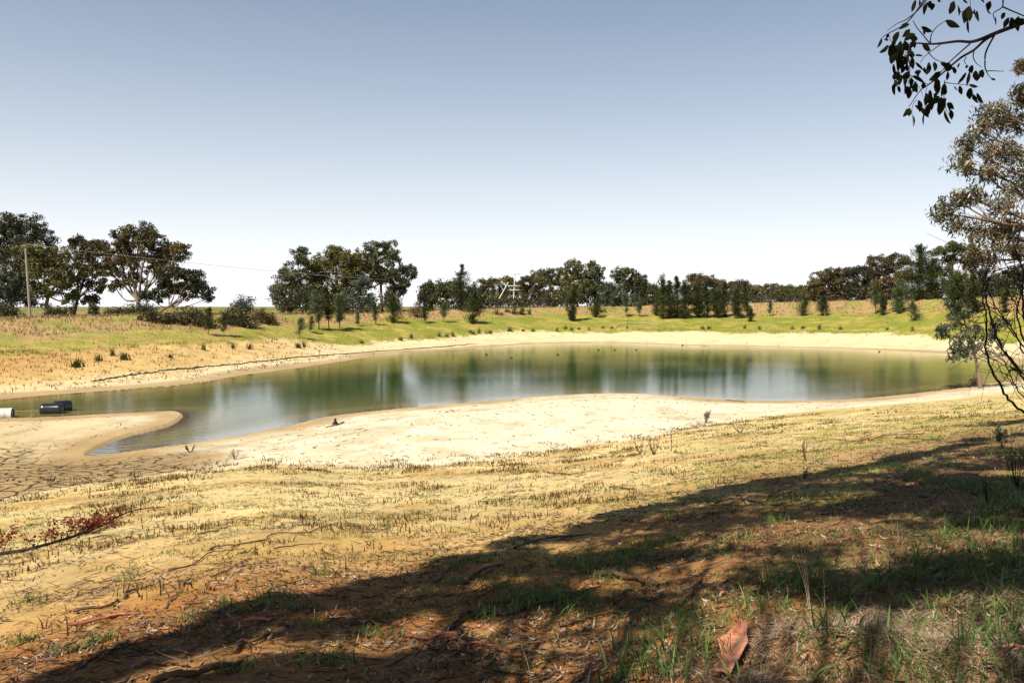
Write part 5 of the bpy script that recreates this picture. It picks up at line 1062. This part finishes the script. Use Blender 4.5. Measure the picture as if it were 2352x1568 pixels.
for lab, px, py, L, W_, an in [('curled tan bark strip on the straw right of the red bark sheet', 1960, 1440, .16, .03, .2), ('orange bark flake in the lower right corner', 2335, 1500, .14, .03, -.5), ('pale broad dead leaf upright on the shaded mound', 1895, 1385, .07, .04, 1.2),
        ('reddish bark flake near the shade edge, lower left', 590, 1432, .2, .05, .2), ('long thin rusty bark strip in the litter, lower left', 280, 1420, .3, .03, .3), ('tan rounded bark flake at the right among green blades', 2288, 1250, .09, .06, .3), ('pale bark flake left of the broad green blades', 1660, 1370, .09, .03, .9), ('reddish-brown curled leaf by the red bark sheet', 2060, 1420, .08, .035, .6)]:
    b = ground(px, py); V = []; mm = 8
    for i in range(mm):
        f = i / (mm - 1); wv = W_ * (.25 + math.sin(math.pi * min(1, f * .9 + .08)) * .8) / 2
        for j in range(5):
            g_ = j / 4 * 2 - 1; lx = (f - .5) * L; ly = wv * g_; V.append([lx * math.cos(an) - ly * math.sin(an), lx * math.sin(an) + ly * math.cos(an), .02 + .5 * W_ * g_ * g_ + .05 * L * math.sin(f * 4) ])
    V = np.array(V); V[:, 2] += [tz(b[0] + v[0], b[1] + v[1]) - b[2] for v in V]
    Fq = [[i * 5 + j, i * 5 + j + 1, (i + 1) * 5 + j + 1, (i + 1) * 5 + j] for i in range(mm - 1) for j in range(4)]
    o = make('bark_flake', V, Fq, M['bark_sheet'] if 'leaf' not in lab else M['litter'], attr=np.full(len(V), .6), smooth=True); o.location = list(b); tag(o, lab, 'bark flake')
    sm = o.modifiers.new('thickness', 'SOLIDIFY'); sm.thickness = .004
# tall pale stalks of dead grass
for lab, pts, dpt in [('tall pale straw stalk leaning left, outermost of the fan', [(1860,1400),(1845,1330),(1810,1240)], 0), ('long straight straw stalk in the middle of the fan', [(1862,1400),(1850,1320),(1838,1248)], 0), ('straw stalk at the right of the fan', [(1863,1400),(1855,1330),(1846,1245)], 0), ('short straw stalk just left of the middle of the fan', [(1858,1395),(1846,1320),(1830,1262)], 0),
        ('pale stalk standing alone on the shaded soil', [(2065,1245),(2062,1215),(2062,1186)], 0), ('long bent pale stalk slanting across the right shade', [(2290,1205),(2233,1177),(2203,1144),(2175,1111)], 0), ('thin pale stalk leaning left over the shaded soil', [(2150,1240),(2120,1222),(2098,1207)], 0), ('pale stalk at the bottom of the central shade', [(1225,1568),(1205,1500),(1180,1455)], 0), ('upright pale stalk near the straw mound', [(1895,1400),(1893,1350),(1892,1305)], 0), ('thin dark stalk at the left bottom', [(36,1420),(20,1380),(0,1340)], 0)]:
    b = ground(*pts[0]); P = [b - [0, 0, .03]] + [at(p[0], p[1], b[1] - .05 * i) for i, p in enumerate(pts[1:])]; q = G(); P = smooth_path(P, 5); q.tube(P - b, np.linspace(.0024, .0012, len(P)), 5, .9)
    o = q.build('straw_stalk', M['straw'] if 'dark' not in lab else M['stick']); o.location = list(b); tag(o, lab, 'straw stalk', 'tall dead grass stalks')
# dead weeds on the slope
def weed(label, px, py, h_px, spread=.5, nb=7, mat='stick', leafy=None, name='dead_weed'):
    b = ground(px, py); H = h_px * b[1] / FP; q = G(); root = empty(name, b, label, 'weed')
    ql = G()
    for i in range(nb):
        a_ = rng.uniform(-1, 1) * spread; v = np.array([a_, rng.normal() * spread * .5, 1]) * H * rng.uniform(.55, 1); P = smooth_path([[0, 0, -.03], v * .5 + [a_ * H * .15, 0, 0], v], 4)
        q.tube(P, np.linspace(.0025 + b[1] * .0003, .001 + b[1] * .00015, len(P)), 4, .4)
        for k_ in (4, 6): q.tube([P[k_], P[k_] + np.array([rng.normal() * .12, rng.normal() * .08, .2]) * H], [.0015 + b[1] * .0002, .001], 4, .4)
        if leafy: leaf_cloud(ql, P[4:], np.full((len(P) - 4, 3), H * .09), 5, H * .16, .2, .35)
    q.build('stem', M[mat], root)
    if leafy: ql.build('foliage', M[leafy], root)
weed('leaning fan-shaped dead weed, left of a pair at the edge of the pale flat', 1471, 1041, 34, .8, 6)
weed('upright bushy dead weed, right of the leaning one at the edge of the pale flat', 1502, 1044, 44, .45, 9)
weed('single dark seed spike right of the pair of dead weeds', 1542, 1037, 44, .03, 3)
weed('spreading twiggy dead weed on the right slope', 1701, 994, 26, 1.0, 7)
weed('small leafy grey weed on the pale flat at right', 1620, 972, 28, .5, 5, 'stick', 'gum_grey')
weed('tall dark thin weeds standing in a group on the right slope', 1849, 1057, 62, .22, 6, 'stick')
weed('tiny bent dead weed on the right slope', 1778, 986, 18, .4, 4)
weed('thin forked dead weed near the cracked mud', 313, 1105, 36, .4, 4)
weed('thin dead weed stalk on the left slope', 205, 1145, 36, .15, 3)
weed('dark leafy low weed beside the cracked mud', 113, 1114, 22, .9, 6, 'stick', 'rush')
weed('reddish-green low weed at the tip of the water inlet', 437, 1039, 20, .8, 7, 'stick', 'gum_sapling')
weed('pale straw-coloured weed left of the pale flat', 540, 1056, 30, .4, 8, 'straw')
weed('grey-green leafy shrub seedling at the right edge by the shade', 2305, 1030, 60, .4, 6, 'stick', 'gum_grey')
weed('dark tall weeds at the right edge in deep shade', 2335, 1120, 110, .3, 10, 'twig_dark')
weed('dark weed tuft at the shade edge on the right slope', 1848, 1100, 30, .35, 9, 'stick')
weed('dead branching weed in the right-hand shade', 2270, 1160, 70, .5, 6, 'twig_dark')
weed('thin dead weed on the sunlit middle slope', 1130, 1072, 20, .3, 3)
# snag on the pale flat
b = ground(770, 976); sn = empty('stump_snag', b, 'small dark root snag standing on the pale flat near the water', 'snag'); q = G()
q.tube(smooth_path([[0,0,-.05],[.02,0,.16],[.0,0,.36]], 4), np.linspace(.10, .055, 9), 7, .2)
for v in ([-.16, 0, .0], [.18, .03, .0], [.07, -.1, .0], [-.07, .1, .0]): q.tube(smooth_path([[0, 0, .2], np.array(v) * .7 + [0, 0, .1], v], 3), np.linspace(.045, .025, 7), 5, .2)
q.build('root', M['bark_dark'], sn, True)
q = G()
for zz in (.05, .22, .3): q.tube(smooth_path([[0, 0, zz], [-.22, .02, zz + .02], [-.42, .0, zz]], 3), .012, 4, .9)
q.build('pale_twigs', M['bark'], sn)
o = stick('dark stick lying under the root snag on the pale flat', [(748,983),(766,979),(790,972)], .02, .035, lift=.02); o['label'] = 'dark stick lying under the root snag on the pale flat'
# old pipe arch on the far turf
P = [ground(1412, 757), ground(1420, 748), ground(1436, 745), ground(1462, 744), ground(1490, 745), ground(1503, 751), ground(1510, 757)]; P = smooth_path(P, 4); P[:, 2] = terrain(P[:, 0], P[:, 1]) + .1
q = G(); q.tube(P - P[0], .09, 6, .8); o = q.build('pipe', M['pole']); o.location = list(P[0]); tag(o, 'pale curved pipe lying on the far turf above the sand', 'pipe')
# undercut clay ledge left by an older waterline on the far sand
PX = [(210,877),(255,870),(300,863),(345,857),(400,850),(480,842),(567,834),(670,823),(776,814),(880,806),(989,799),(1050,794),(1101,789)]
P = smooth_path([ground(*p) for p in PX], 16); P[:, :2] += rng.normal(size=(len(P), 2)) * .12; n = len(P)
z = terrain(P[:, 0], P[:, 1]); d = P[:, :2] / np.linalg.norm(P[:, :2], axis=1)[:, None]
hh = .03 + .16 * np.abs(fbm(P[:, 0] * .5, P[:, 1] * .5, 7)) * sstep(0, 12, np.arange(n)) * sstep(n, n - 14, np.arange(n)); V = []
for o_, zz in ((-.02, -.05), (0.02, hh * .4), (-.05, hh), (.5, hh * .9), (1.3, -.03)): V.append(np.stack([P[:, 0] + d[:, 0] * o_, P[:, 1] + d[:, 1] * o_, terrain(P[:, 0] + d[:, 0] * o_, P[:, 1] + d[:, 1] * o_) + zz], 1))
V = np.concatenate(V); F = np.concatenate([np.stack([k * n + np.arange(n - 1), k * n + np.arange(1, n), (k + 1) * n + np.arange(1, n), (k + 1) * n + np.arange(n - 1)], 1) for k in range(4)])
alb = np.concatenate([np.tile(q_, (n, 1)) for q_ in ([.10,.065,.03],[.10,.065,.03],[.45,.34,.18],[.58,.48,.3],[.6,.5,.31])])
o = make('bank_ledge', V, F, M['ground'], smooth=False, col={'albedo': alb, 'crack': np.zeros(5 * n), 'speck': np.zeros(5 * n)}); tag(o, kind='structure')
